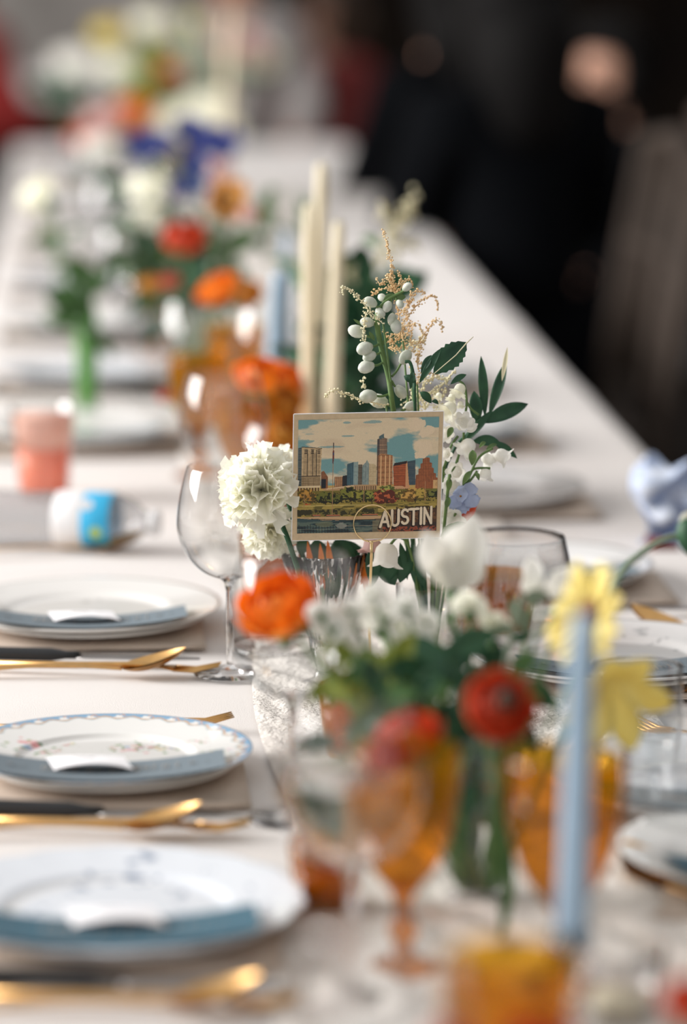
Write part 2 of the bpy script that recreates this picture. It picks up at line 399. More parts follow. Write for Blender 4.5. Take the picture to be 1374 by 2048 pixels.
    # hardly any land below 520
    hz = 505
    put(Yc > hz, (196, 164, 96))
    def tower(pts, base, stripe=None, vs=0, hs=0, vcol=(60, 50, 40), hcol=(60, 50, 40), a=.6):
        m = poly(pts); put(m, base)
        put(m & (noise(14, 14, 2, int(pts[0][0])) > .56), vcol, .22)
        if vs: put(m & (((X - pts[0][0]) % vs) < vs * .4), vcol, a)
        if hs: put(m & ((Yc % hs) < hs * .42), hcol, a)
        return m
    # left slab
    tower([(2, 215), (32, 205), (32, 515), (2, 505)], (44, 66, 74), hs=9, hcol=(150, 150, 140), a=.5)
    m = tower([(30, 205), (182, 220), (172, 540), (30, 520)], (206, 178, 136), vs=0)
    for x in range(44, 176, 11): put(m & rect(x, 250, x + 4.5, 432) & ((Yc % 8) < 5), (84, 66, 46))
    for x in (70, 112, 138): put(m & rect(x, 228, x + 5, 432), (30, 28, 28))
    for x in (48, 100, 150): put(m & rect(x, 222, x + 22, 262) & ((Yc % 12) < 7), (50, 42, 36))
    put(m & rect(30, 428, 182, 436), (60, 46, 34)); put(m & rect(30, 440, 182, 520) & ((Yc % 9) < 4), (110, 88, 60)); put(m & rect(30, 440, 182, 520) & ((X % 8) < 3), (110, 88, 60), .8)
    put(line(30, 206, 183, 220, 5), (50, 40, 34))
    # little dark block right of the slab
    tower([(180, 400), (200, 392), (232, 440), (232, 530), (180, 530)], (150, 96, 62), hs=8, a=.35)
    put(rect(182, 455, 218, 525), (28, 36, 44))
    # flag pole and flag drawn later
    tower([(282, 440), (345, 440), (345, 525), (282, 525)], (190, 142, 100), vs=14, hs=0, vcol=(70, 52, 46))
    tower([(345, 434), (382, 428), (382, 515), (345, 515)], (36, 42, 48)); tower([(382, 432), (410, 440), (410, 515), (382, 515)], (120, 80, 60), vs=8)
    tower([(378, 345), (426, 330), (426, 512), (378, 512)], (76, 108, 118), vs=12, vcol=(38, 58, 70), a=.7)
    tower([(426, 330), (462, 328), (462, 512), (426, 512)], (158, 176, 168), vs=9, vcol=(80, 100, 108))
    m = tower([(462, 350), (495, 350), (495, 512), (462, 512)], (128, 116, 98), hs=8); put(m & ((X % 9) < 3), (50, 50, 50), .6)
    tower([(498, 355), (520, 335), (530, 315), (545, 345), (545, 512), (498, 512)], (150, 164, 156), vs=9, vcol=(76, 92, 98))
    tower([(545, 345), (590, 350), (606, 370), (606, 512), (545, 512)], (216, 194, 152), vs=11, vcol=(150, 130, 100), hs=7, hcol=(150, 130, 100), a=.4)
    # tall central tower
    m = tower([(605, 160), (650, 148), (680, 155), (684, 300), (605, 300)], (112, 92, 80), hs=7, hcol=(206, 168, 130), a=.75); put(m & rect(605, 160, 622, 300), (40, 54, 64), .7); put(m & ((X % 13) < 4), (40, 46, 54), .7)
    tower([(617, 138), (655, 118), (657, 152), (617, 160)], (92, 116, 118), vs=9, vcol=(50, 66, 74))
    m = tower([(605, 290), (640, 270), (725, 285), (728, 515), (608, 515)], (196, 138, 92)); put(m & ((Yc % 8) < 3.5), (92, 56, 38), .75)
    for x in (632, 668, 700): put(m & rect(x, 285, x + 7, 515), (232, 188, 136))
    put(m & rect(605, 290, 618, 515), (60, 52, 50), .7)
    # right towers
    m = tower([(730, 368), (742, 345), (838, 330), (856, 385), (862, 540), (738, 530)], (186, 98, 58)); put(m & ((Yc % 9) < 4), (84, 40, 28), .7); put(m & ((X > 828)), (222, 168, 120), .75)
    put(poly([(730, 368), (742, 345), (838, 330), (834, 350)]), (46, 40, 40))
    m = tower([(838, 335), (900, 325), (906, 515), (856, 515)], (62, 84, 96), vs=10, vcol=(30, 44, 56)); put(m & ((Yc % 12) < 4), (120, 120, 112), .4)
    pts = [(904, 545), (906, 440), (925, 435), (925, 395), (940, 390), (940, 355), (955, 350), (955, 318), (972, 312), (990, 306), (1012, 312), (1012, 345), (1028, 350), (1028, 385), (1044, 390), (1044, 425), (1062, 432), (1062, 460), (1080, 468), (1080, 560), (904, 560)]
    m = tower(pts, (178, 106, 66)); put(m & ((X % 13) < 5), (92, 50, 34), .65); put(m & ((Yc % 9) < 3), (92, 50, 34), .45)
    tower([(1040, 480), (1075, 480), (1075, 550), (1040, 550)], (214, 172, 118))
    # low buildings
    put(rect(0, 505, 172, 520), (224, 200, 160)); put(rect(0, 520, 172, 570) & ((X % 22) < 11), (90, 50, 34)); put(rect(0, 520, 172, 570) & ((X % 22) >= 11), (190, 170, 110))
    put(poly([(200, 530), (420, 505), (610, 505), (610, 560), (200, 560)]), (186, 150, 108)); put(rect(430, 515, 605, 560) & ((X % 17) < 7), (96, 74, 52)); put(line(225, 532, 430, 512, 5), (232, 206, 170))
    put(poly([(730, 520), (800, 520), (860, 545), (860, 575), (730, 575)]), (206, 158, 116)); put(rect(735, 540, 860, 575) & ((X % 14) < 6), (100, 70, 54))
    # trees: speckled crowns over dark
    spk = noise(20, 16, 3, 21); spk2 = noise(11, 9, 2, 22)
    def tree(cx, cy, rx, ry, dark, light, thr=.5):
        m = ((((X - cx) / rx) ** 2 + ((Yc - cy) / ry) ** 2) + (noise(26, 20, 3, int(cx)) - .5) * 1.7) < 1
        put(m, dark); put(m & (spk > thr) & (Yc < cy + ry * .6), light)
    put(Yc > 590, (150, 132, 62)); put((Yc > 545) & (Yc < 600), (120, 108, 48)); put((Yc > 560) & (Yc < 640) & (spk2 > .52), (52, 50, 26))
    for a in ((60, 570, 60, 38, (100, 78, 34), (196, 146, 66)), (110, 600, 50, 36, (84, 70, 34), (180, 128, 58)), (210, 600, 70, 44, (34, 38, 20), (108, 110, 46)), (290, 610, 50, 36, (30, 34, 20), (100, 104, 44)), (395, 575, 70, 52, (32, 36, 22), (124, 124, 52)), (470, 585, 60, 42, (44, 44, 24), (148, 142, 60)), (545, 590, 60, 40, (50, 54, 28), (140, 142, 64)), (690, 545, 60, 34, (88, 96, 44), (170, 168, 86)), (800, 590, 60, 30, (92, 80, 36), (184, 162, 80)), (880, 590, 90, 48, (110, 84, 38), (206, 160, 84)), (960, 590, 60, 42, (96, 84, 38), (186, 158, 76)), (1050, 585, 50, 34, (34, 40, 24), (116, 118, 58)), (675, 605, 92, 55, (92, 42, 30), (190, 98, 62))):
        tree(*a)
    for x, y0, y1 in ((410, 600, 670), (215, 610, 670), (690, 620, 670), (905, 610, 675), (570, 600, 660)):
        put(line(x, y0, x + 4, y1, 7), (50, 36, 26)); put(line(x, y0 + 25, x - 24, y0 - 6, 4), (50, 36, 26)); put(line(x, y0 + 20, x + 28, y0 - 10, 4), (50, 36, 26))
    put(rect(60, 640, 100, 662) & (spk2 > .4), (190, 92, 50))
    # lawns and hedges
    g0 = (Yc > 652) & (Yc < 740); put(g0, (168, 146, 74)); put(g0 & (noise(80, 12, 3, 33) > .52), (104, 94, 44)); put(rect(0, 656, 560, 664), (206, 184, 110), .8); put(rect(600, 690, 1075, 698), (204, 178, 108), .8)
    h = (Yc > 688) & (Yc < 742) & (X < 620) & (noise(40, 30, 3, 35) + .15 > (np.abs(Yc - 715) / 45)); put(h, (54, 52, 30)); put(h & (spk > .55), (122, 110, 56))
    put((Yc > 675) & (Yc < 700) & (X > 760) & (spk > .42), (64, 50, 30)); put((X > 700) & (Yc > 700), (78, 54, 38)); put((X > 700) & (Yc > 700) & (spk2 > .55), (126, 86, 54), .7)
    for (x0, x1, yy) in ((120, 180, 735), (225, 330, 738), (500, 620, 738)):
        put(rect(x0, yy - 6, x1, yy), (196, 120, 84)); put(rect(x0, yy, x1, yy + 5), (50, 40, 34)); put(rect(x0 + 8, yy + 5, x1 - 8, yy + 11), (170, 150, 120))
    # bank and water
    put((Yc > 745) & (X < 700), (196, 160, 118)); put(poly([(0, 752), (80, 752), (200, 774), (700, 778), (700, 870), (0, 870)]), (56, 78, 80))
    put(line(0, 750, 110, 760, 5), (214, 178, 122)); put(line(110, 762, 400, 776, 5), (36, 40, 40)); put(line(400, 776, 640, 772, 6), (36, 40, 40))
    wv = noise(90, 10, 4, 44); wm = (Yc > 782) & (X < 640); put(wm & (wv > .55), (96, 112, 100), .8); put(wm & (wv < .42), (30, 44, 50), .8)
    for x in range(14, 400, 22):
        put(line(x, 800 + (x * 7) % 23, x + 3, 868, 5), (36, 34, 36), .9)
    put(rect(0, 838, 640, 842), (150, 150, 132), .6); put(rect(360, 815, 640, 820), (170, 160, 136), .6); put(rect(400, 850, 620, 853), (150, 150, 132), .6)
    put((((X - 210) / 60) ** 2 + ((Yc - 800) / 26) ** 2 + (wv - .5) * 2) < 1, (120, 124, 96), .6)
    put((((X - 340) / 40) ** 2 + ((Yc - 815) / 22) ** 2 + (wv - .5) * 2) < 1, (160, 160, 146), .6)
    put((X > 640) & (Yc > 800), (60, 46, 40)); put((X > 620) & (Yc > 830) & (spk2 > .5), (150, 76, 52)); put((X > 580) & (X < 660) & (Yc > 782), (140, 124, 90), .5)
    # poles
    for x, y0, y1, wd in ((270, 180, 730, 6), (510, 520, 640, 4), (982, 490, 640, 5), (52, 560, 670, 4)): put(line(x, y0, x, y1, wd), (170, 128, 92))
    put(line(271, 182, 272, 220, 7), (60, 50, 52)); put(poly([(266, 225), (276, 240), (276, 300), (270, 345), (264, 330)]), (110, 48, 44)); put(rect(266, 255, 276, 275), (54, 64, 100))
    # lettering: AUSTIN with a dark drop shadow
    def glyphs(dx, dy, c, wd):
        H0, H1 = 702, 832
        def sl(x): return dy - (x - 640) * .055
        def Ls(x0, y0, x1, y1): put(line(x0 + dx, y0 + sl(x0), x1 + dx, y1 + sl(x1), wd), c)
        def arc(cx, cy, rx, ry, a0, a1, n=14):
            pr = None
            for k in range(n + 1):
                a = math.radians(a0 + (a1 - a0) * k / n); q = (cx + rx * math.cos(a), cy + ry * math.sin(a))
                if pr: Ls(pr[0], pr[1], q[0], q[1])
                pr = q
        Ls(640, H1, 676, H0 + 14); Ls(676, H0 + 14, 706, H1); Ls(655, H1 - 36, 698, H1 - 36)             # A
        Ls(730, H0 + 10, 730, H1 - 30); Ls(780, H0 + 10, 780, H1 - 30); arc(755, H1 - 28, 25, 26, 0, 180)  # U
        arc(830, H0 + 38, 23, 27, -30, -270); arc(830, H0 + 92, 24, 27, -90, 150)                          # S
        Ls(862, H0 + 12, 932, H0 + 12); Ls(897, H0 + 12, 897, H1)                                            # T
        Ls(953, H0 + 8, 953, H1)                                                                            # I
        Ls(980, H1, 980, H0 + 10); Ls(980, H0 + 12, 1032, H1 - 4); Ls(1032, H0 + 6, 1032, H1)              # N
    glyphs(-7, 9, (40, 26, 22), 24); glyphs(0, 0, (232, 214, 186), 19)
    gr = 1 + (np.random.default_rng(5).random(X.shape)[..., None] - .5) * .14; img *= gr * .94
    us = (np.linspace(0, 1, NX)); vs = np.linspace(0, 1, NY)
    V = np.empty((NY, NX, 3)); c00, c10, c11, c01 = [np.array(bil(*a, -.0003)) for a in ((.03, .045), (.972, .04), (.975, .945), (.033, .945))]
    UU, VV = np.meshgrid(us, vs); UU = UU[..., None]; VV = VV[..., None]
    V = (c00 * (1 - UU) + c10 * UU) * (1 - VV) + (c01 * (1 - UU) + c11 * UU) * VV - np.array(org)
    idx = np.arange(NX * NY).reshape(NY, NX); Fq = np.stack([idx[:-1, :-1], idx[:-1, 1:], idx[1:, 1:], idx[1:, :-1]], -1).reshape(-1, 4)
    obj('picture_print', V.reshape(-1, 3).tolist(), Fq.tolist(), 'print', root, smooth=False, col=img.reshape(-1, 3))
build_card()
# ring stand
c = P(744.5, 1046, 3.42); base = B(738, 3.45, .004)
rt = thing('card_stand', base, 'gold wire table card stand with a round ring clip gripping the postcard', 'card stand')
def ring_pts(c, r, dy0, dy1, a0, a1, n=60):
    return [Vector((c.x + r * math.cos(a0 + (a1 - a0) * k / n), c.y + dy0 + (dy1 - dy0) * k / n, c.z + r * math.sin(a0 + (a1 - a0) * k / n))) for k in range(n + 1)]
g = G().tube(ring_pts(c, .0180, -.0030, -.0022, -1.2, 2 * PI - 1.75), .00062, 8); g.make('front_ring', 'goldwire', rt, org=base)
g = G().tube(ring_pts(c, .0186, .004, .0046, -1.75, 2 * PI - 1.75), .00062, 8); g.make('back_ring', 'goldwire', rt, org=base)
bot = Vector((c.x - .001, c.y + .001, c.z - .0187)); g = G().ball(bot, .0014, 10, 6); g.make('clasp', 'goldwire', rt, org=base)
g = G().tube(catmull([bot, bot.lerp(base, .5) + Vector((-.001, 0, 0)), base], 6), .0008, 8)
g.tube(catmull([bot + Vector((.0014, 0, 0)), bot.lerp(base, .5), base + Vector((.0014, 0, 0))], 6), .0008, 8); g.make('stand_wire', 'goldwire', rt, org=base)
g = G().lathe([(0, 0), (.026, 0), (.027, .001), (.026, .003), (0, .0034)], 40); g.make('stand_base', 'goldwire', rt)
# ------------------------------------------------------------------ plates
def plate_obj(name, R, painter, parent=None, H=.02, scallop=0, nscal=16, nr=30, na=120, thick=.003, well=.62):
    prof = []
    for k in range(nr + 1):
        s = k / nr
        if s < well * .9: z = .004
        elif s < well: z = .004 + .004 * ((s - well * .9) / (well * .1)) ** 1.5
        else: z = .008 + (H - .008) * ((s - well) / (1 - well)) ** 1.1
        prof.append((s * R, z))
    A = np.linspace(0, 2 * PI, na, endpoint=False)
    V = []; Fc = []
    for k, (r, z) in enumerate(prof):
        md = 1 + scallop * (np.abs(np.sin(A * nscal / 2)) - .5) * (r / R) ** 6
        for i in range(na): V.append((r * md[i] * math.cos(A[i]), r * md[i] * math.sin(A[i]), z + thick))
    for k in range(nr):
        for i in range(na):
            j = (i + 1) % na; Fc.append((k * na + i, (k + 1) * na + i, (k + 1) * na + j, k * na + j))
    nt = len(V); under = [(R * 1.003, H + thick * .5), (R * .99, H - .001), (R * well * 1.05, .002), (R * well * .95, 0), (R * well * .9, 0), (R * well * .88, .002), (.0001, .002)]
    for r, z in under:
        md = 1 + scallop * (np.abs(np.sin(A * nscal / 2)) - .5) * (r / R) ** 6
        for i in range(na): V.append((r * md[i] * math.cos(A[i]), r * md[i] * math.sin(A[i]), z))
    ch = [nr * na] + [nt + k * na for k in range(len(under))]
    for q in range(len(ch) - 1):
        for i in range(na):
            j = (i + 1) % na; Fc.append((ch[q] + i, ch[q + 1] + i, ch[q + 1] + j, ch[q] + j))
    va = np.array(V); col = painter(va, nt) if painter else None
    return obj(name, V, Fc, 'chinapaint' if painter else 'china', parent, col=col)
WH = np.array((.80, .79, .765))
def blobs(col, x, y, lst):
    for (cx, cy, r, c) in lst:
        d = np.hypot(x - cx, y - cy); m = np.clip((r - d) / (r * .35), 0, 1)[:, None]; col[:] = col * (1 - m) + np.array(c) * m
def spray(cx, cy, s, rnd, big=True):
    L = []
    cs = [(.10, .22, .06), (.12, .28, .05), (.08, .20, .08), (.25, .34, .10)]
    for k in range(26 if big else 8): L.append((cx + rnd.gauss(0, s), cy + rnd.gauss(0, s * .8), s * rnd.uniform(.14, .26), rnd.choice(cs)))
    fl = [(.75, .28, .28), (.82, .62, .12), (.30, .42, .60), (.78, .42, .42), (.80, .55, .50), (.70, .38, .50)] if big else [(.75, .45, .45), (.80, .58, .52), (.62, .30, .28)]
    for k in range(9 if big else 7): L.append((cx + rnd.gauss(0, s * .7), cy + rnd.gauss(0, s * .6), s * rnd.uniform(.22, .42), rnd.choice(fl)))
    for k in range(5): L.append((cx + rnd.gauss(0, s * 1.5), cy + rnd.gauss(0, s * 1.1), s * .16, rnd.choice(cs + fl)))
    return L
def paint_floral(R):
    def f(va, nt):
        x, y = va[:, 0], va[:, 1]; r = np.hypot(x, y) / R; a = np.arctan2(y, x); col = np.tile(WH, (len(va), 1))
        rnd = random.Random(3)
        L = spray(.030, .040, .012, rnd) + spray(.052, .034, .007, rnd) + spray(-.068, .040, .013, rnd) + spray(-.046, .030, .006, rnd, False) + spray(-.036, .055, .006, rnd, False) + spray(.006, .040, .005, rnd, False) + spray(.083, .036, .006, rnd, False) + spray(.0, -.08, .014, rnd) + spray(.10, -.01, .008, rnd)
        blobs(col, x, y, L)
        ph = (a * 30 / (2 * PI)) % 1
        tri = (r > .972 - .05 * np.minimum(1, np.sin(ph * PI) * 1.5) * (ph > .12) * (ph < .88)) & (r < .995)
        col[tri & (np.floor(a * 30 / (2 * PI)) % 1 == 0)] = (.17, .36, .56)
        sc = .925 - .022 * np.cos(ph * 2 * PI); gl = np.abs(r - sc) < .010; col[gl] = (.55, .34, .19)
        gl2 = np.abs(r - sc + .018) < .006; col[gl2] = (.45, .55, .60)
        gl3 = (np.abs(r - .955 + .02 * np.sin(a * 60)) < .008) & (ph > .7); col[gl3] = (.62, .30, .15)
        col[(r > .994)] = (.36, .40, .46)
        col[nt:] = WH; return col
    return f
def paint_blue(R, ck=(.16, .22, .34), n=34, seed=1, base=(.74, .78, .84)):
    def f(va, nt):
        x, y = va[:, 0], va[:, 1]; r = np.hypot(x, y) / R; col = np.tile(np.array(base), (len(va), 1)); rnd = random.Random(seed); L = []
        for k in range(n):
            a = rnd.uniform(0, 2 * PI); q = R * rnd.uniform(.35, .82); s = rnd.choice((.003, .004, .007, .009)) * (1 if n > 20 else .8)
            for j in range(3): L.append((q * math.cos(a) + rnd.gauss(0, s), q * math.sin(a) + rnd.gauss(0, s), s * rnd.uniform(.4, .8), ck))
        blobs(col, x, y, L); col[nt:] = base; return col
    return f
def menu_mesh(root, z0, y0, y1, w=.104, k=.017, mt='menu', skew=0, nx=24, letters=True):
    V = []; Fc = []; n = 4
    front = .0085
    def zz(x): return z0 + k * (abs(x) / w) ** 2.0
    for s in (0, -.0006):
        for i in range(nx + 1):
            x = -w + 2 * w * i / nx
            for j in range(n + 1): V.append((x + skew * (j / n), y0 + (y1 - y0) * j / n, zz(x) + s + front * (1 - j / n) ** 1.3))
    S = (nx + 1) * (n + 1)
    for i in range(nx):
        for j in range(n):
            a = i * (n + 1) + j; Fc.append((a, a + n + 1, a + n + 2, a + 1)); Fc.append((a + S, a + S + 1, a + S + n + 2, a + S + n + 1))
    o = obj('card', V, Fc, mt, root)
    if letters:
        g = G(); rnd = random.Random(5)
        for (xa, xb, h) in ((-.055, .062, .034), (.073, .088, .02), (-.085, -.07, .016)):
            x = xa
            while x < xb:
                hh = h * rnd.uniform(.6, 1); yc = (y0 + y1) / 2 + .003; wd = .0012
                for q in (0, .0035):
                    if rnd.random() < .8:
                        Z = zz(x + q) + .0010; g.add([(x + q, yc - hh / 2, Z + front * .62), (x + q + wd, yc - hh / 2, Z + front * .62), (x + q + wd + .001, yc + hh / 2, Z + front * .26), (x + q + .001, yc + hh / 2, Z + front * .26)], [(0, 1, 2, 3)])
                if rnd.random() < .5:
                    Z = zz(x) + .0010 + front * .28; g.add([(x, yc + hh / 2 - .001, Z), (x + .0045, yc + hh / 2 - .001, Z), (x + .0045, yc + hh / 2 + .0008, Z), (x, yc + hh / 2 + .0008, Z)], [(0, 1, 2, 3)])
                x += .0085 if rnd.random() < .8 else .014
        l = g.make('lettering', 'ink', o, smooth=False)
    return o
def name_card(root_loc, rz, label, group, w=.034, d=.045, arch=.005, seed=0):
    t = thing('name_card', root_loc, label, 'name card', group, rz); V = []; Fc = []; n = 16; m = 8; rnd = random.Random(seed)
    for s in (0, -.0007):
        for i in range(n + 1):
            for j in range(m + 1):
                e = (i in (0, n)) or (j in (0, m)); jit = rnd.gauss(0, .0006) if e and s == 0 else 0
                x = -w + 2 * w * i / n + jit + (.010 * (1 - j / m)); y = -d / 2 + d * j / m + jit
                V.append((x, y, arch * math.sin(PI * i / n) * (1 - .75 * j / m) + .002 + s))
    S = (n + 1) * (m + 1)
    for i in range(n):
        for j in range(m):
            a = i * (m + 1) + j; Fc.append((a, a + m + 1, a + m + 2, a + 1)); Fc.append((a + S, a + S + 1, a + S + m + 2, a + S + m + 1))
    obj('paper', V, Fc, 'paper', t)
    g = G().tube([(-.008 + .0022 * k, .004 + .0022 * math.sin(k * 2.1), arch * .8 + .0018) for k in range(9)], .0003, 4); g.make('handwriting', 'ink', t)
    return t
# ------------------------------------------------------------------ cutlery prototypes (point along +x, origin mid-handle end)
def spoon(loc, rz, label, group):
    t = thing('gold_spoon', loc, label, 'spoon', group, rz)
    g = G(); n = 12
    pts = [(x, 0, .005 + .004 * math.sin(max(0, min(1, x / .14)) * PI)) for x in [-.045 + i * .185 / n for i in range(n + 1)]]
    V = []; Fc = []
    for k, p in enumerate(pts):
        hw = .0042 - .0016 * k / n
        V += [(p[0], -hw, p[2]), (p[0], hw, p[2]), (p[0], hw, p[2] + .0022), (p[0], -hw, p[2] + .0022)]
    for k in range(n):
        a = 4 * k
        for q in range(4): Fc.append((a + q, a + (q + 1) % 4, a + 4 + (q + 1) % 4, a + 4 + q))
    Fc.append((3, 2, 1, 0)); g.add(V, Fc); g.make('handle', 'gold', t)
    V = []; Fc = []; m = 14; q = 9
    for s in (0, 1):
        for i in range(m + 1):
            u = i / m; x = .138 + .066 * u; hw = .021 * math.sin(PI * (u ** .75)) ** .6 if 0 < u < 1 else .003
            for j in range(q + 1):
                v = -1 + 2 * j / q; dep = -.009 * (1 - v * v) * math.sin(PI * min(1, max(0, u))) ** .7
                V.append((x, hw * v, .013 + .014 * u ** 1.4 - .004 * (1 - u) + dep - s * .0012))
    S = (m + 1) * (q + 1)
    for i in range(m):
        for j in range(q):
            a = i * (q + 1) + j; Fc.append((a, a + q + 1, a + q + 2, a + 1)); Fc.append((a + S, a + S + 1, a + S + q + 2, a + S + q + 1))
    obj('bowl', V, Fc, 'gold', t); return t
def fork(loc, rz, label, group):
    t = thing('gold_fork', loc, label, 'fork', group, rz); g = G()
    g.tube([(-.045, 0, .005), (.05, 0, .006), (.10, 0, .008), (.135, 0, .007)], [.0042, .0035, .0026, .0028], 8); g.make('handle', 'gold', t)
    V = []; Fc = []
    g = G(); g.add([(.133, -.003, .006), (.133, .003, .006), (.150, .011, .004), (.150, -.011, .004), (.133, -.003, .008), (.133, .003, .008), (.150, .011, .006), (.150, -.011, .006)],
                   [(0, 3, 2, 1), (4, 5, 6, 7), (0, 1, 5, 4), (1, 2, 6, 5), (3, 0, 4, 7)])
    for k in range(4):
        y = -.0098 + k * .0065; g.tube([(.149, y, .005), (.17, y, .004), (.195, y, .010)], [.0017, .0016, .0008], 6)
    g.make('tines', 'gold', t); return t
def knife(loc, rz, label, group):
    t = thing('table_knife', loc, label, 'knife', group, rz)
    g = G(); V = []; Fc = []; n = 10
    for k in range(n + 1):
        x = -.03 + .142 * k / n; hw = .0095 if k < n - 1 else (.0085 if k == n - 1 else .005); hz = .0065 if k < n - 1 else .004
        for i in range(10):
            a = 2 * PI * i / 10; V.append((x, hw * math.cos(a), .008 + hz * math.sin(a)))
    for k in range(n):
        for i in range(10): j = (i + 1) % 10; Fc.append((k * 10 + i, k * 10 + j, k * 10 + 10 + j, k * 10 + 10 + i))
    Fc.append(tuple(range(9, -1, -1))); Fc.append(tuple(n * 10 + i for i in range(10)))
    g.add(V, Fc); g.make('handle', 'black', t)
    V = []; Fc = []
    for k in range(n + 1):
        x = .110 + .125 * k / n; hw = .0085 * (1 if k < 7 else 1 - ((k - 6) / 4) ** 2 * .85)
        V += [(x, -hw, .0062), (x, hw * .8, .0062), (x, hw * .8, .0078), (x, -hw, .0066)]
    for k in range(n):
        for q in range(4): Fc.append((4 * k + q, 4 * k + (q + 1) % 4, 4 * k + 4 + (q + 1) % 4, 4 * k + 4 + q))
    Fc.append((0, 3, 2, 1)); Fc.append((4 * n, 4 * n + 1, 4 * n + 2, 4 * n + 3)); obj('blade', V, Fc, 'steel', t); return t
def lay(fn, p0, p1, label, group=None, L=.2, anchor='tip', z=0.0):
    a = T(*p0); b = T(*p1); d = (a - b).normalized(); rz = math.atan2(d.y, d.x)
    o = a - d * L; o.z = TZ + z
    return fn(o, rz, label, group)
# ------------------------------------------------------------------ place settings
PR = .133
HP = .028
def setting(px, py, side, n, top, under='white', menu=True, far=False, lab=('', ''), mt='menu', rot=0, napkin=True, R=PR):
    """plate stack whose top rim centres on picture point px,py"""
    c = T(px, py, .024); c.z = TZ
    if napkin:
        t = thing('napkin', (c.x, c.y, TZ + .0015), 'beige linen napkin under the ' + lab[0], 'napkin')
        hx, hy = .135, .085; dx, dy = (-.012 if side < 0 else .012), -.045
        for k in range(2):
            g = G(); V = []; Fc = []; N = 12
            for s in (0, .0015):
                for i in range(N + 1):
                    for j in range(N + 1):
                        V.append((dx - hx + 2 * hx * i / N - .002 * k, dy - hy + 2 * hy * j / N + .0015 * k, .0016 * k + s + .0002 * math.sin(i * 2 + j)))
            S = (N + 1) ** 2
            for i in range(N):
                for j in range(N):
                    a = i * (N + 1) + j; Fc.append((a + S, a + S + N + 1, a + S + N + 2, a + S + 1)); Fc.append((a, a + 1, a + N + 2, a + N + 1))
            for i in range(N):
                for (a, b) in ((i, i + 1), (N * (N + 1) + i, N * (N + 1) + i + 1), (i * (N + 1), (i + 1) * (N + 1)), (i * (N + 1) + N, (i + 1) * (N + 1) + N)):
                    Fc.append((a, b, b + S, a + S))
            obj('fold', V, Fc, 'napkin', t)
    zb = TZ + .0050 if napkin else TZ + .002
    u = plate_obj('dinner_plate', R * .86, None, H=.009, nr=12, na=64, thick=.002); u.location = (c.x + .004, c.y - .004, zb); tag(u, 'plain white dinner plate under the ' + lab[0], 'plate')
    p = plate_obj('salad_plate', R, top[0], H=.0145, thick=.002, scallop=top[1], nscal=18, nr=top[2], na=top[3]); p.location = (c.x, c.y, zb + .0038); tag(p, lab[1], 'plate')
    zt = zb + .0038
    mz = None
    if menu:
        mo = thing('menu_card', (c.x, c.y, zt), ('deep blue' if mt == 'menublue' else 'blue-grey') + ' menu card on the ' + lab[0], 'menu card', None, rot)
        menu_mesh(mo, .0085, -R * .93, -R * .93 + .098, .104 if far is False else .1, .011, mt, 0, letters=not far)
    return c, zt
PL = {}
PL['B'] = setting(212, 1497, -1, 0, (paint_floral(.130), 0, 110, 560), lab=('gold scroll rimmed plate on the left', 'white china plate with blue and gold scroll rim and flower sprays'), rot=-.02, R=.130)
PL['A'] = setting(232, 1795, -1, 1, (paint_blue(.143), .03, 60, 240), lab=('nearest plate on the left, with blue sprigs', 'pale scalloped china plate with blue flower sprigs, nearest on the left'), mt='menublue', R=.143)
PL['C'] = setting(172, 1207, -1, 2, (paint_blue(.143, (.55, .53, .5), 12, 4, (.79, .77, .74)), 0, 30, 120), lab=('third plate from the front on the left', 'cream white plate with faint grey pattern, in front of the lying bottle'), R=.143)
def nc(px, py, D, z, rz, lab, seed):
    p = T(px, py, z); return name_card((p.x, p.y, TZ + z), rz, lab, 'torn white name cards', seed=seed)
nc(167, 1530, 0, .0235, -.06, 'torn white name card arched on the menu of the flower-sprigged plate', 1)
nc(215, 1838, 0, .0235, -.05, 'torn white name card on the deep blue menu of the nearest left plate', 2)
nc(158, 1236, 0, .0235, -.05, 'torn white name card on the plate in front of the lying bottle', 3)
PL['R1'] = setting(1225, 1298, 1, 3, (paint_blue(.143, (.42, .42, .42), 18, 6, (.80, .79, .78)), 0, 30, 140), lab=('plate on the right level with the yellow flower', 'white plate with small grey sprigs, right of the yellow flower'), R=.143, rot=.03)
PL['R0'] = setting(1420, 1545, 1, 4, (paint_blue(.14, (.42, .42, .45), 14, 7, (.74, .77, .82)), 0, 20, 100), lab=('right edge plate past the amber goblets', 'bluish white plate cut by the right edge, past the amber goblets'), R=.143)
PL['Rm1'] = setting(1560, 1690, 1, 4, (None, 0, 12, 64), lab=('plate at the lower right edge', 'white plate just beyond the lower right edge'), R=.13, mt='menublue', rot=.1)
PL['R2'] = setting(1065, 1125, 1, 5, (paint_blue(.14, (.25, .35, .5), 12, 8, (.76, .75, .74)), 0, 20, 100), lab=('plate behind the clear stemless glass', 'white plate with its menu card, behind the clear stemless glass on the right'), R=.135)
PL['R3'] = setting(950, 968, 1, 6, (paint_blue(.14, (.15, .24, .42), 6, 9, (.80, .78, .76)), 0, 20, 100), menu=False, lab=('white plate just right of the bell flowers', 'white plate with one blue sprig, just right of the bell flowers'), R=.14)
PL['R4'] = setting(880, 848, 1, 7, (None, 0, 12, 64), far=True, lab=('plate behind the pointed dark green leaves', 'pale plate behind the pointed dark green leaves'), R=.135)
PL['R5'] = setting(800, 745, 1, 7, (None, 0, 12, 64), far=True, lab=('plate behind the bud stem', 'pale plate half hidden behind the grey-white bud stem'), R=.135)
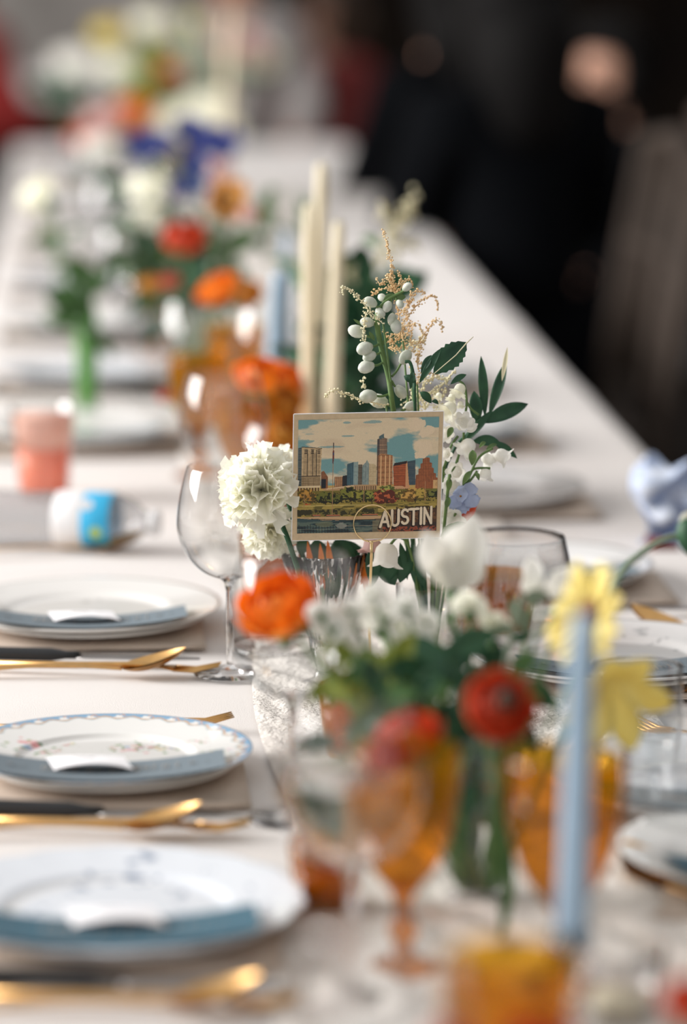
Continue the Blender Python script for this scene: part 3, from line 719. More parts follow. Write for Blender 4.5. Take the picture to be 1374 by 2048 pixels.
left_far = [(180, 850, 'pale plate beside the coral drink'), (176, 737, 'pale plate two places beyond the coral drink'), (172, 640, 'pale plate left of the bright wine glass rims'), (170, 555, 'bluish plate left of the green bud vase'), (168, 482, 'pale plate below the leaning white rose on the left'), (165, 420, 'far pale plate level with the leaning white rose'), (162, 365, 'dim far plate on the left, second from the last'), (160, 318, 'dim far plate on the left, last of the row')]
for i, (x, y, l) in enumerate(left_far):
    setting(x, y, -1, 0, (paint_blue(.14, (.4, .45, .5), 4, i, (.72, .74, .78)) if i % 2 else None, 0, 14, 64), far=True, menu=(i < 5), lab=(l, l), R=.14, mt='menu', napkin=True)
# cutlery, placed by its visible tip and a point on its handle
lay(spoon, (402, 1668), (0, 1673), 'gold spoon in front of the flower-sprigged plate, bowl toward the middle', L=.204)
lay(fork, (500, 1668), (0, 1656), 'gold fork between knife and spoon in front of the flower-sprigged plate', L=.195, z=.001)
lay(knife, (492, 1650), (0, 1632), 'black-handled knife in front of the flower-sprigged plate', L=.235)
lay(spoon, (372, 1348), (0, 1352), 'gold spoon with black knife behind it, in front of the bottle-side plate', L=.204)
lay(fork, (440, 1350), (0, 1340), 'gold fork in front of the bottle-side plate', L=.195, z=.001)
lay(knife, (400, 1331), (0, 1322), 'black-handled knife in front of the bottle-side plate', L=.235)
lay(spoon, (520, 2022), (0, 2032), 'gold spoon nearest the camera at the lower left corner', L=.204)
lay(fork, (600, 2022), (0, 2008), 'gold fork nearest the camera at the lower left corner', L=.195, z=.001)
lay(knife, (590, 1995), (0, 1972), 'black-handled knife nearest the camera at the lower left corner', L=.235)
lay(fork, (466, 1458), (200, 1468), 'gold fork with only its tip showing past the scroll-rimmed plate', L=.195, z=.004)
lay(spoon, (290, 1103), (0, 1112), 'gold spoon lying under the plastic bottle', L=.204)
for i, y in enumerate((905, 792, 690, 598, 520)):
    lay(knife, (330 - 8 * i, y), (60, y - 6), 'dark knife across the left place setting, number %s beyond the coral drink' % ('one', 'two', 'three', 'four', 'five')[i], L=.235)
lay(fork, (1250, 1395), (1374, 1393), 'dark gleaming fork just in front of the right-hand plate by the yellow flower', L=.195)
lay(fork, (1262, 1456), (1374, 1482), 'gold fork behind the clear tumbler on the right', L=.195)
lay(knife, (1285, 1229), (1374, 1229), 'slim knife behind the right-hand plate by the yellow flower', L=.235)
lay(spoon, (1262, 1258), (1374, 1276), 'gold spoon behind the right-hand plate by the yellow flower', L=.204)
lay(fork, (1250, 1700), (1374, 1728), 'dark fork at the lower right edge, upper of the two there', L=.195)
lay(fork, (1250, 1738), (1374, 1738), 'dark fork at the lower right edge, lower of the two there', L=.195)
lay(spoon, (1252, 1745), (1374, 1808), 'dark gold spoon at the lower right edge', L=.204)
# ------------------------------------------------------------------ glassware
def wine_glass(loc, label, s=1.0, group='clear wine glasses', h=.21, rb=.052):
    t = thing('wine_glass', loc, label, 'wine glass', None)
    pr = [(.004, .098), (.012, .099), (.026, .105), (.039, .117), (.048, .133), (rb, .150), (rb * .985, .168), (rb * .92, .188), (rb * .83, .207), (rb * .80, .212)]
    pr = [(Vector((a[0], a[1], 0))) for a in pr]; cp = catmull(pr, 4); pr = [(p.x, p.y) for p in cp]
    k = h / .212
    g = G().lathe([(r, z * k) for r, z in pr] + [(pr[-1][0] - .0009, pr[-1][1] * k + .0004)], 48); g.make('bowl', 'glass', t)
    g = G().lathe([(.0042, .006), (.0034, .012), (.0032, .05 * k), (.0034, .085 * k), (.006, .095 * k), (.012, .100 * k), (.0001, .1012 * k)], 20)
    g.make('stem', 'stemglass', t)
    g = G().lathe([(.0001, 0), (.036, .0), (.0365, .001), (.034, .0022), (.012, .004), (.0042, .0085), (.0001, .009)], 48); g.make('foot', 'stemglass', t)
    return t
wg0 = wine_glass(B(460, 3.56), 'clear wine glass in sharp focus left of the postcard')
def wg(px, D, l, h=1.0): return dup(wg0, B(px, D), random.random(), l, scale=h)
wg(448, 4.22, 'clear wine glass directly behind the sharp wine glass, full of amber reflections')
wg(588, 3.0, 'clear wine glass behind the orange flower and lime flower heads', 1.08)
wgl = wg(703, 2.5, 'large clear wine glass of water in front of the left amber goblet')
kk = .212 / .212
G().lathe([(.0001, .1025), (.012, .1027), (.0255, .108), (.0382, .119), (.0470, .134), (.0508, .149), (.0508, .160), (.0500, .166), (.0001, .166)], 48).make('water', 'water', wgl)
wg(760, 1.98, 'clear wine glass at the bottom edge, nearest the camera')
wg(392, 4.95, 'blurred wine glass with a bright glint left of the far orange flower')
wg(300, 5.5, 'blurred wine glass near the green bud vase')
wg(255, 6.05, 'blurred wine glass behind the green bud vase')
wg(222, 6.85, 'small blurred wine glass left of the far white roses')
wg(205, 7.8, 'faint far wine glass on the left, furthest of the row')
wg(540, 4.85, 'blurred wine glass behind the mid pale blue candle')
def amber_goblet(loc, label, h=.17, rb=.042):
    t = thing('amber_goblet', loc, label, 'goblet', None)
    f = lambda a, k: 1 + .012 * math.cos(a * 18)
    pr = [(.006, .062), (.014, .067), (.026, .082), (.035, .103), (.040, .128), (.0418, .150), (.041, .170)]
    cp = catmull([Vector((a, b, 0)) for a, b in pr], 4)
    g = G().lathe([(p.x * rb / .042, p.y * h / .17) for p in cp] + [(.0395 * rb / .042, h + .0005)], 72, mod=f); g.make('bowl', 'amber', t)
    st = [(.0001, .0), (.034, .0), (.035, .002), (.030, .004), (.012, .009), (.007, .016), (.0065, .022), (.011, .028), (.012, .033), (.0075, .040), (.006, .050), (.009, .060), (.014, .066), (.0001, .068)]
    g = G().lathe([(r, z * h / .17) for r, z in st], 40); g.make('stem', 'amberstem', t); return t
ag = amber_goblet(B(806, 2.56), 'amber pressed-glass goblet behind the large clear wine glass', .168, .041)
dup(ag, B(1124, 2.5), 0, 'amber pressed-glass goblet behind the pale blue front candle', scale=1.04)
dup(ag, B(1012, 2.06), 0, 'amber goblet cut off by the bottom edge, nearest the camera', scale=.98)
dup(ag, B(398, 4.75), 0, 'amber goblet seen through the glass behind the sharp wine glass', scale=.95)
dup(ag, B(470, 5.0), 0, 'amber goblet under the far bright orange flower', scale=1.0)
dup(ag, B(492, 4.42), 0, 'amber goblet just left of the marigold coloured glow', scale=1.0)
dup(ag, B(310, 6.0), 0, 'far amber goblet left of the far bright orange flower', scale=1.0)
dup(ag, B(335, 8.6), 0, 'far amber goblet near the yellow-green sprays', scale=1.0)
def votive(loc, label, h=.075, rb=.043, m='amber', name='amber_votive', cat='votive holder'):
    t = thing(name, loc, label, cat)
    f = lambda a, k: 1 + .02 * math.cos(a * 16)
    g = G().lathe([(.0001, .001), (rb * .7, .001), (rb * .74, .004), (rb * .9, h * .5), (rb, h), (rb * .96, h + .0006), (rb * .86, h * .5), (rb * .68, .008), (.0001, .007)], 64, mod=f); g.make('cup', m, t)
    g = G().lathe([(.0001, .009), (.019, .009), (.019, .022), (.0001, .022)], 24).tube([(0, 0, .022), (.0005, 0, .029)], .0006, 5); g.make('tealight', 'ivory', t)
    return t
votive(B(985, 3.66), 'amber tumbler-shaped votive behind the white buds, rim in focus', .078, .044)
votive(B(712, 3.2), 'faceted amber votive glinting among the foreground greenery', .07, .034)
votive(B(548, 3.78), 'amber glass votive under the white carnations', .10, .036)
votive(B(655, 2.72), 'small amber votive behind the large clear wine glass', .055, .030)
votive(B(960, 2.98), 'amber votive behind the red ranunculus', .06, .036)
votive(B(560, 4.5), 'tall mustard amber holder between the wine glass and the postcard', .17, .040)
def low_dish(loc, label):
    t = thing('glass_dish', loc, label, 'glass dish')
    g = G().lathe([(.0001, 0), (.048, 0), (.050, .003), (.050, .008), (.047, .009), (.044, .004), (.0001, .004)], 60, mod=lambda a, k: 1 + .01 * math.cos(a * 20)); g.make('dish', 'stemglass', t); return t
low_dish(B(556, 3.66), 'thick clear glass dish on the cloth under the orange flower')
# fluted vase
fv = thing('fluted_glass_vase', B(650, 3.5), 'fluted clear glass vase holding carnations, below the postcard', 'vase')
def fl(a, k): return 1 + .05 * math.cos(a * 22)
ztop = P(650, 1102, 3.5).z - TZ
g = G().lathe([(.014, .035), (.016, .05), (.024, .07), (.034, .105), (.0415, ztop - .002), (.0418, ztop), (.0400, ztop), (.0325, .105), (.022, .07), (.0001, .045)], 132, mod=fl); g.make('cup', 'stemglass', fv)
g = G().lathe([(.0001, 0), (.030, 0), (.031, .003), (.012, .008), (.008, .018), (.014, .036), (.0001, .045)], 40); g.make('foot', 'stemglass', fv)
# small bud vases
def bud_vase(loc, label, h, r, m='glass', name='glass_bud_vase'):
    t = thing(name, loc, label, 'vase')
    g = G().lathe([(.0001, .001), (r * .8, .001), (r * .85, .004), (r * .95, h * .5), (r, h), (r - .0015, h + .0005)], 48); g.make('body', m, t)
    g = G().lathe([(.0001, .0), (r * .84, .0), (r * .84, .006), (.0001, .009)], 32); g.make('base', 'stemglass', t)
    return t
zr = P(860, 1168, 3.5).z - TZ
bud_vase(B(860, 3.5), 'clear glass vase holding the bell flowers behind the postcard', zr, .034)
bud_vase(B(952, 2.74), 'clear glass vase between the two amber goblets holding the foreground flowers', .135, .028)
bud_vase(B(175, 5.35), 'green glass bud vase on the left holding the leaning white rose', .15, .016, mat('green_glass', (.16, .42, .10), .3, transl=.4), 'green_bud_vase')
bud_vase(B(385, 5.4), 'clear glass vase of the far mixed bouquet', .14, .035)
bud_vase(B(330, 8.4), 'clear vase of the furthest yellow bouquet', .16, .05)
bud_vase(B(690, 4.7), 'clear vase holding the dark leafy greenery behind the candles', .13, .03)
# stemless glass and tumbler
def stemless(loc, label, h, rr, rm, m='glass', name='stemless_glass', cat='glass'):
    t = thing(name, loc, label, cat)
    cp = catmull([Vector(q) for q in ((.02, .004, 0), (.035, .008, 0), (rm * .93, .025, 0), (rm, .05, 0), (rm * .985, .075, 0), (rr, h, 0))], 5)
    g = G().lathe([(p.x, p.y) for p in cp] + [(rr - .001, h + .0012), (rr - .0022, h)] + [(p.x - .002, p.y + .001) for p in reversed(cp)], 64); g.make('bowl', m, t)
    g = G().lathe([(.0001, 0), (.026, 0), (.034, .004), (.036, .009), (.0001, .012)], 40); g.make('base', 'stemglass', t); return t
z1 = P(1015, 1074, 3.62).z - TZ
stemless(B(1022, 3.62), 'clear wide-rimmed stemless glass right of the white buds, rim in focus', z1, .054, .0655, 'fluteglass')
stemless(B(1272, 3.12), 'clear tumbler in front of the right-hand plate by the yellow flower', .10, .040, .041, 'glass', 'clear_tumbler')
votive(B(1236, 2.43), 'small clear glass votive glinting at the lower right', .055, .034, 'fluteglass', 'clear_votive')
stemless(B(1345, 2.9), 'clear tumbler at the right edge in front of the blue menu', .10, .042, .044, 'glass', 'clear_tumbler')
# coral drink
dk = thing('drink_cup', B(88, 4.62), 'plastic cup of coral punch behind the lying bottle', 'drink')
zc = P(88, 812, 4.62).z - TZ
g = G().lathe([(.0001, .001), (.031, .001), (.032, .004), (.0415, zc), (.0425, zc + .001), (.040, zc)], 40); g.make('cup', 'glass', dk)
g = G().lathe([(.0001, .005), (.030, .005), (.0363, zc * .55), (.0001, zc * .55)], 40); g.make('punch', 'liquid', dk)
g = G().lathe([(.0001, zc * .55 + .0005), (.0364, zc * .55 + .0005), (.0398, zc * .9), (.0001, zc * .92)], 40); g.make('ice', 'foam', dk)
# lying water bottle
a = B(-40, 4.28, .034); b = B(318, 4.22, .030); ax = (b - a); ax.z = 0; L = ax.length
bt = thing('plastic_bottle', a, 'clear plastic water bottle lying on its side with a blue and white label', 'bottle', None, math.atan2(ax.y, ax.x))
def lx(prof, n=40):
    g = G().lathe(prof, n); g.V = [(z, x, y) for x, y, z in g.V]; return g
def at(px): return L * (px + 40) / 358
pr = [(.0001, -.02), (.030, -.02), (.033, -.012), (.0335, 0), (.032, at(60)), (.0335, at(100)), (.0335, at(232)), (.030, at(252)), (.022, at(275)), (.013, at(290)), (.0125, at(302)), (.0001, at(303))]
lx(pr).make('body', 'plastic', bt)
lx([(.0338, at(118)), (.0340, at(119)), (.0340, at(174)), (.0338, at(175))]).make('label_white', mat('label_white', (.86, .86, .87), .5), bt, label='white half of the bottle label')
lb = lx([(.0338, at(175)), (.0341, at(176)), (.0341, at(230)), (.0338, at(231))]).make('label_blue', mat('label_blue', (.03, .42, .72), .5), bt, label='blue half of the bottle label')
# flat print on the label: yellow sun dot, pale and grey patches
def patch(name, px, ang, r, m, sx=1.0, sy=1.0):
    V = [(0, 0, 0)]; R0 = .0345
    V = [(at(px), -R0 * math.cos(ang), R0 * math.sin(ang))]; n = 20
    for i in range(n):
        q = 2 * PI * i / n; aa = ang + r * math.sin(q) / R0 * sy; V.append((at(px) + r * sx * math.cos(q), -R0 * math.cos(aa), R0 * math.sin(aa)))
    obj(name, V, [(0, i + 1, (i + 1) % n + 1) for i in range(n)], m, lb)
patch('yellow_dot', 206, -.25, .0075, mat('label_yellow', (.42, .55, .10), .5))
patch('pale_patch', 184, .75, .009, mat('label_pale', (.72, .70, .70), .5), 1, .8)
patch('red_mark', 200, -1.0, .008, mat('label_red', (.45, .2, .22), .5), 1.2, .4)
lx([(.0001, at(303) - .002), (.0145, at(303)), (.0145, at(318)), (.0001, at(319))]).make('cap', mat('bottle_cap', (.85, .85, .86), .4), bt)
# ------------------------------------------------------------------ candles
def candle(px0, py0, px1, D, label, m, r=.0105, base_h=.03, group=None):
    """top at px0,py0; bottom column px1"""
    top = P(px0, py0, D); bot = B(px1, D, base_h)
    h = thing('candle_holder', (bot.x, bot.y, TZ), 'clear glass holder under the ' + label, 'candle holder')
    g = G().lathe([(.0001, 0), (.036, 0), (.037, .003), (.030, .006), (.010, .012), (.008, max(.013, base_h - .018)), (.014, max(.016, base_h - .010)), (.015, base_h + .012), (.0115, base_h + .013), (.0112, base_h), (.0001, base_h - .001)], 36); g.make('base', 'stemglass', h)
    c = thing('taper_candle', bot, label, 'candle')
    d = (top - bot); n = 10; pts = [bot + d * (k / n) for k in range(n + 1)] + [top + d.normalized() * .002]
    rad = [r * (1 - .28 * (k / n)) for k in range(n)] + [r * .62, r * .15]
    G().tube(pts, rad, 24).make('wax', m, c, org=bot)
    G().tube([top, top + Vector((.001, 0, .006)), top + Vector((.003, 0, .010))], .0007, 6).make('wick', 'wick', c, org=bot)
candle(1166, 1232, 1142, 2.4, 'pale blue taper candle standing in the foreground', 'bluewax', .0118, .065)
candle(619, 412, 616, 4.45, 'ivory taper candle, left of the three behind the postcard', 'ivory', .0110, .04)
candle(643, 330, 636, 4.6, 'tallest ivory taper candle, middle of the three behind the postcard', 'ivory', .0112, .04)
candle(678, 446, 657, 4.4, 'leaning ivory taper candle, right of the three behind the postcard', 'ivory', .0108, .04)
candle(573, 455, 570, 5.2, 'far pale blue taper candle left of the ivory ones', 'bluewax', .0095, .05)
candle(556, 548, 546, 4.75, 'nearer pale blue taper candle left of the ivory ones', 'bluewax', .0115, .10)
candle(462, 30, 440, 7.8, 'far cream taper candle, right of the pair', 'ivory', .013, .05)
candle(398, 20, 392, 8.6, 'far cream taper candle, left of the pair', 'ivory', .013, .05)
# ------------------------------------------------------------------ flowers
def stem_of(root, org, pts, r=.0018, m='stem', name='stem', n=6):
    return G().tube(catmull(pts, 5), [r] * (len(catmull(pts, 5))), n).make(name, m, root, org=org)
def flower_root(name, base, label, cat='flower'): return thing(name, base, label, cat)
def petal_ball(c, R, face, m, root, org, rings=((.25, 5, .55), (.5, 7, .75), (.75, 9, .9), (1.0, 10, 1.0)), name='petals', ruffle=0, rnd=random, flat=.8):
    """layered cupped petals round a centre: ranunculus or rose"""
    f = Vector(face).normalized(); Q = f.to_track_quat('Z', 'Y').to_matrix(); g = G(); c = Vector(c)
    for (q, n, s) in rings:
        for k in range(n):
            a0 = 2 * PI * (k + rnd.random() * .5) / n + q * 3; wd = 2.4 * PI / n; V = []; Fc = []; mu, mv = 6, 5
            lift = rnd.uniform(-.06, .06)
            for i in range(mu + 1):
                u = i / mu                           # from the base underneath to the lip on top
                ph = PI * (.98 - (.98 - .12 - .42 * q) * u) if q < 1 else PI * (.98 - .50 * u)
                for j in range(mv + 1):
                    v = -1 + 2 * j / mv; a = a0 + wd * .5 * v * math.sin(PI * (.15 + .7 * u)) ** .5
                    rr = R * (.28 + .72 * q) * (1 + lift * u + ruffle * math.sin(v * 9 + k) * u)
                    V.append(c + Q @ Vector((rr * math.sin(ph) * math.cos(a), rr * math.sin(ph) * math.sin(a), rr * flat * math.cos(ph) * (1 if q < 1 else .9) - .03 * R * v * v)))
            for i in range(mu):
                for j in range(mv): a = i * (mv + 1) + j; Fc.append((a, a + 1, a + mv + 2, a + mv + 1))
            g.add(V, Fc)
    g.ball(c - f * R * .15, R * .3, 10, 6)
    return g.make(name, m, root, org=org)
def ranunculus(px, py, D, dia, m, vase, label, face=(0, -.4, .8), centre=None, name='ranunculus', rnd=None):
    rnd = rnd or random.Random(int(px + py)); c = P(px, py, D); R = dia / 2; base = Vector(vase)
    t = flower_root(name, base, label); f = Vector(face).normalized()
    petal_ball(c, R, f, m, t, base, rnd=rnd)
    if centre: G().ball(c + f * R * .62, R * .30, 10, 6).make('centre', centre, t, org=base)
    stem_of(t, base, [base, base.lerp(c, .5) + Vector((0, 0, .01)), c - f * R * .6], .0022)
    g = G()
    for k in range(5):
        a = 2 * PI * k / 5; q = f.to_track_quat('Z', 'Y').to_matrix() @ Vector((math.cos(a), math.sin(a), -.25)); b0 = c - f * R * .7
        v, fc = blade(b0, b0 + q * R * .7, R * .4, nrm=-f, m=5); g.add(v, fc)
    g.make('sepals', 'midgreen', t, org=base); return t
def foliage(px, py, D, n, spread, size, m, base, label, name='leafy_sprig', rnd=None, up=.2, w=.35, cat='foliage', pale=0):
    rnd = rnd or random.Random(int(px * 3 + py)); base = Vector(base); c = P(px, py, D); t = flower_root(name, base, label, cat)
    stem_of(t, base, [base, base.lerp(c, .55) + Vector((0, 0, .012)), c], .0015, m)
    for k in range(n):
        s = rnd.uniform(.1, 1); o = base.lerp(c, .45 + .55 * s) + Vector((rnd.gauss(0, spread), rnd.gauss(0, spread * .8), rnd.gauss(0, spread)))
        d = Vector((rnd.gauss(0, 1), rnd.gauss(0, .6), rnd.gauss(up, .8))).normalized(); L = size * rnd.uniform(.6, 1.2)
        g = G().add(*blade(o, o + d * L, L * w, bend=(0, 0, L * .08), m=6)); anchor = base.lerp(c, .45 + .5 * s)
        g.tube([anchor, anchor.lerp(o, .6) + Vector((0, 0, .003)), o], .0007, 5); g.make('leaf', m, t, org=base)
    return t
def single(px, py, D, n, R, wd, face, m, cm, vase, label, name, cr=.25, cup=.3, droop=0, rnd=None, pn='petal'):
    """open flower with separate petals"""
    rnd = rnd or random.Random(int(px - py)); c = P(px, py, D); base = Vector(vase); t = flower_root(name, base, label); f = Vector(face).normalized()
    Q = f.to_track_quat('Z', 'Y').to_matrix()
    for k in range(n):
        a = 2 * PI * k / n + rnd.uniform(-.12, .12); d = Q @ Vector((math.cos(a), math.sin(a), cup + rnd.uniform(-.1, .1))); d.normalize(); L = R * rnd.uniform(.85, 1.1)
        tip = c + d * L + Vector((0, 0, -droop * L))
        G().add(*blade(c, tip, wd, bend=f * (L * .1), nrm=f, m=7, shape=.6)).make(pn, m, t, org=base)
    if cm: G().ball(c + f * R * .05, R * cr, 12, 8).make('centre', cm, t, org=base)
    stem_of(t, base, [base, base.lerp(c, .5) + Vector((0, 0, .012)), c - f * .004], .002); return t
# --- foreground bouquet
VF = B(952, 2.74, .01)
ranunculus(553, 1205, 2.86, .068, 'orange', VF + Vector((-.012, .005, 0)), 'bright orange ranunculus in front of the carnations, left end of the foreground bouquet', face=(-.3, -.5, .75))
ranunculus(1002, 1412, 2.55, .054, 'red', VF + Vector((.008, 0, 0)), 'vermilion ranunculus with dark eye above the right amber goblet', face=(.15, -.75, .45), centre='eye')
ranunculus(820, 1462, 2.62, .048, 'red', VF + Vector((-.006, 0, 0)), 'dull red ranunculus above the left amber goblet', face=(-.2, -.4, .8))
ranunculus(770, 1510, 2.5, .030, 'coral', VF + Vector((-.008, -.004, 0)), 'small coral bloom at the rim of the left amber goblet', face=(-.2, -.6, .6), name='coral_bloom')
# yellow daisy-like flower
single(1196, 1228, 2.72, 20, .046, .019, (-.75, -.45, .25), 'yellow', 'brown', VF + Vector((.012, .004, 0)), 'pale yellow flower with a brown eye at the tip of the blue candle', 'yellow_flower', .30, .35, .12)
c = P(1215, 1240, 2.76)
tt = single(1212, 1345, 2.76, 7, .052, .026, (.2, -.7, -.3), 'yellow', None, VF + Vector((.014, .006, 0)), 'drooping yellow petals of the lower yellow flower beside the blue candle', 'drooping_yellow_flower', .3, .2, .45)
# white freesia / tulip shaped blooms
def cupflower(px, py, D, petals, vase, label, m='white', name='white_bloom', wd=.5):
    base = Vector(vase); c = P(px, py, D); t = flower_root(name, base, label)
    for (tx, ty, w) in petals:
        tip = P(tx, ty, D + random.uniform(-.012, .012)); L = (tip - c).length
        G().add(*blade(c, tip, w, bend=(0, -.006, 0), m=8, shape=.62, fold=.35)).make('petal', m, t, org=base)
    G().ball(c, .006, 10, 6).make('calyx', 'midgreen', t, org=base)
    stem_of(t, base, [base, base.lerp(c, .5) + Vector((0, 0, .008)), c], .0018); return t
cupflower(905, 1188, 2.95, [(848, 1062, .030), (862, 1085, .022), (905, 1050, .032), (948, 1030, .036), (925, 1070, .030), (965, 1110, .022), (880, 1100, .030)], VF + Vector((.0, .006, 0)), 'big white bloom overlapping the lower right corner of the postcard')
cupflower(760, 1262, 2.92, [(752, 1160, .024), (722, 1188, .022), (800, 1195, .026), (830, 1235, .020), (735, 1215, .024), (780, 1205, .03)], VF + Vector((-.004, .006, 0)), 'white bloom in the middle of the foreground bouquet, above the lime leaves')
cupflower(680, 1275, 2.9, [(612, 1246, .012), (640, 1225, .016), (665, 1206, .018), (702, 1232, .018), (655, 1262, .014)], VF + Vector((-.006, .006, 0)), 'white spiky bloom left of centre in the foreground bouquet')
cupflower(718, 1330, 2.86, [(686, 1256, .012), (700, 1290, .014), (745, 1295, .016), (735, 1270, .012)], VF + Vector((-.006, .003, 0)), 'white narrow bloom hanging low over the dark greenery')
cupflower(845, 1300, 2.85, [(838, 1242, .015), (862, 1258, .016), (822, 1272, .014), (870, 1285, .012)], VF + Vector((-.001, .003, 0)), 'small white bloom right of the lime leaves')
cupflower(1068, 1195, 2.95, [(1062, 1112, .018), (1052, 1150, .016), (1080, 1148, .014)], VF + Vector((.006, .006, 0)), 'single pointed white bud between the glass rim and the yellow flower')
cupflower(1130, 1200, 2.9, [(1108, 1140, .024), (1135, 1130, .026), (1160, 1148, .022), (1122, 1165, .026)], VF + Vector((.008, .006, 0)), 'rounded white bloom touching the yellow flower')
cupflower(940, 1230, 2.88, [(905, 1195, .018), (950, 1185, .02), (975, 1205, .014), (925, 1180, .02)], VF, 'cream small bloom under the big white bloom', 'cream')
cupflower(985, 1262, 2.9, [(962, 1215, .014), (1000, 1222, .016), (1020, 1240, .012)], VF, 'cream small bloom above the vermilion ranunculus', 'cream')
rq = random.Random(77)
for i, (px, py, l) in enumerate(((640, 1232, 'tiny white bloom at the left tip of the white cluster'), (700, 1228, 'tiny white bloom above the narrow white petals'), (770, 1238, 'tiny white bloom in the centre of the white cluster'), (812, 1218, 'tiny white bloom right of the centre of the white cluster'), (745, 1192, 'tiny white bloom at the top of the white cluster'), (850, 1250, 'tiny white bloom right of the lime sprigs'), (670, 1262, 'tiny white bloom just under the orange ranunculus edge'), (800, 1290, 'tiny white bloom low in the lime sprigs'))):
    pet = []
    for k in range(5):
        a = 2 * PI * k / 5 + i; pet.append((px + 30 * math.cos(a), py - 8 + 26 * math.sin(a), .015))
    cupflower(px, py, 2.84 + .02 * (i % 3), pet, VF + Vector((rq.uniform(-.01, .01), rq.uniform(-.008, .01), 0)), l)
# greenery of the foreground bouquet
for i, (px, py, n, m, l, sz) in enumerate([
    (650, 1275, 10, 'lime', 'yellow-green sprig directly under the orange ranunculus', .030), (735, 1300, 12, 'lime', 'lime sprig among the small white blooms', .034), (850, 1270, 9, 'lime', 'lime sprig between the white blooms', .026), (760, 1345, 12, 'midgreen', 'mid green sprig behind the lime leaves', .036), (690, 1440, 12, 'leaf', 'dark green sprig at the lower left of the foreground bouquet', .036),
    (690, 1330, 10, 'lime', 'lime green leafy sprig under the orange ranunculus', .034), (640, 1300, 8, 'lime', 'lime green sprig at the left end of the foreground bouquet', .026),
    (800, 1250, 8, 'lime', 'lime green sprig around the middle white bloom', .026), (870, 1235, 7, 'lime', 'yellow-green sprig right of the middle white bloom', .022),
    (720, 1390, 12, 'leaf', 'dark green sprig over the amber votive', .036), (840, 1360, 14, 'leaf', 'dark green leafy sprig in the heart of the foreground bouquet', .042),
    (900, 1330, 12, 'leaf', 'dark green sprig left of the vermilion ranunculus', .044), (900, 1440, 14, 'leaf', 'dark green sprig between the two red ranunculus', .040),
    (1010, 1290, 9, 'leaf', 'dark green sprig above the vermilion ranunculus', .036), (955, 1500, 8, 'leaf', 'dark green sprig at the mouth of the foreground vase', .034),
    (780, 1420, 9, 'midgreen', 'mid green sprig left of the dull red ranunculus', .034),
    (900, 1190, 8, 'midgreen', 'mid green sprig under the big white bloom', .022), (1085, 1215, 9, 'sage', 'sage green sprig beside the yellow flower', .030), (1040, 1190, 7, 'sage', 'sage sprig below the pointed white bud', .026),
    (1080, 1330, 7, 'midgreen', 'thin mid green sprig left of the blue candle', .034)]):
    foliage(px, py, 2.72 + (.16 if py < 1300 else 0) + .02 * (i % 3), n, .011, sz, m, VF + Vector((random.uniform(-.012, .012), random.uniform(-.01, .01), 0)), l, w=.42, up=.1)
# drooping blades below the vase mouth
for (x0, y0, x1, y1, l) in ((985, 1560, 975, 1800, 'long narrow green blade hanging between the goblets, left one'), (1000, 1600, 1000, 1885, 'long narrow green blade hanging between the goblets, right one'), (905, 1600, 905, 1720, 'short green blade hanging beside the left amber goblet')):
    a, b = P(x0, y0, 2.66), P(x1, y1, 2.62); base = VF + Vector((0, 0, .12)); t = flower_root('grass_blade', base, l, 'foliage')
    mid = a.lerp(b, .5) + Vector((.006, 0, 0)); G().add(*blade(a, b, .0105, bend=(.006, 0, 0), m=10, shape=.6)).make('leaf', 'midgreen', t, org=base)
    stem_of(t, base, [base, base.lerp(a, .5) + Vector((0, -.01, .012)), a], .0012)
# nodding bud on a curved stem at the right
t = flower_root('nodding_bud', VF + Vector((.014, 0, 0)), 'green bud on a long curved hairy stem reaching the right edge'); org = VF + Vector((.014, 0, 0))
pts = [org, P(1150, 1400, 2.9), P(1232, 1168, 3.02), P(1285, 1105, 3.04), P(1340, 1075, 3.05), P(1372, 1078, 3.05)]
stem_of(t, org, pts, .0032, 'sage'); G().ball(P(1384, 1075, 3.05), .013, 14, 10, ax=(.4, 0, -1), st=1.4).make('bud', 'leaf', t, org=org)
G().add(*blade(P(1366, 1062, 3.05), P(1384, 1020, 3.05), .014, m=6)).make('petal', 'cream', t, org=org)
# blossoms cut by the bottom edge
VN = B(1200, 1.9, .01)
ranunculus(1080, 2075, 2.0, .040, 'red', VN, 'red-orange bloom at the bottom edge right of the nearest amber goblet', rnd=random.Random(1))
ranunculus(1385, 2000, 2.1, .036, 'red', VN, 'red-orange bloom at the lower right corner', rnd=random.Random(2))
ranunculus(900, 2090, 1.98, .034, 'coral', VN, 'coral bloom at the bottom edge over the nearest amber goblet', rnd=random.Random(3))
bud_vase(B(1200, 1.9), 'clear bud vase just below the bottom edge', .10, .02)
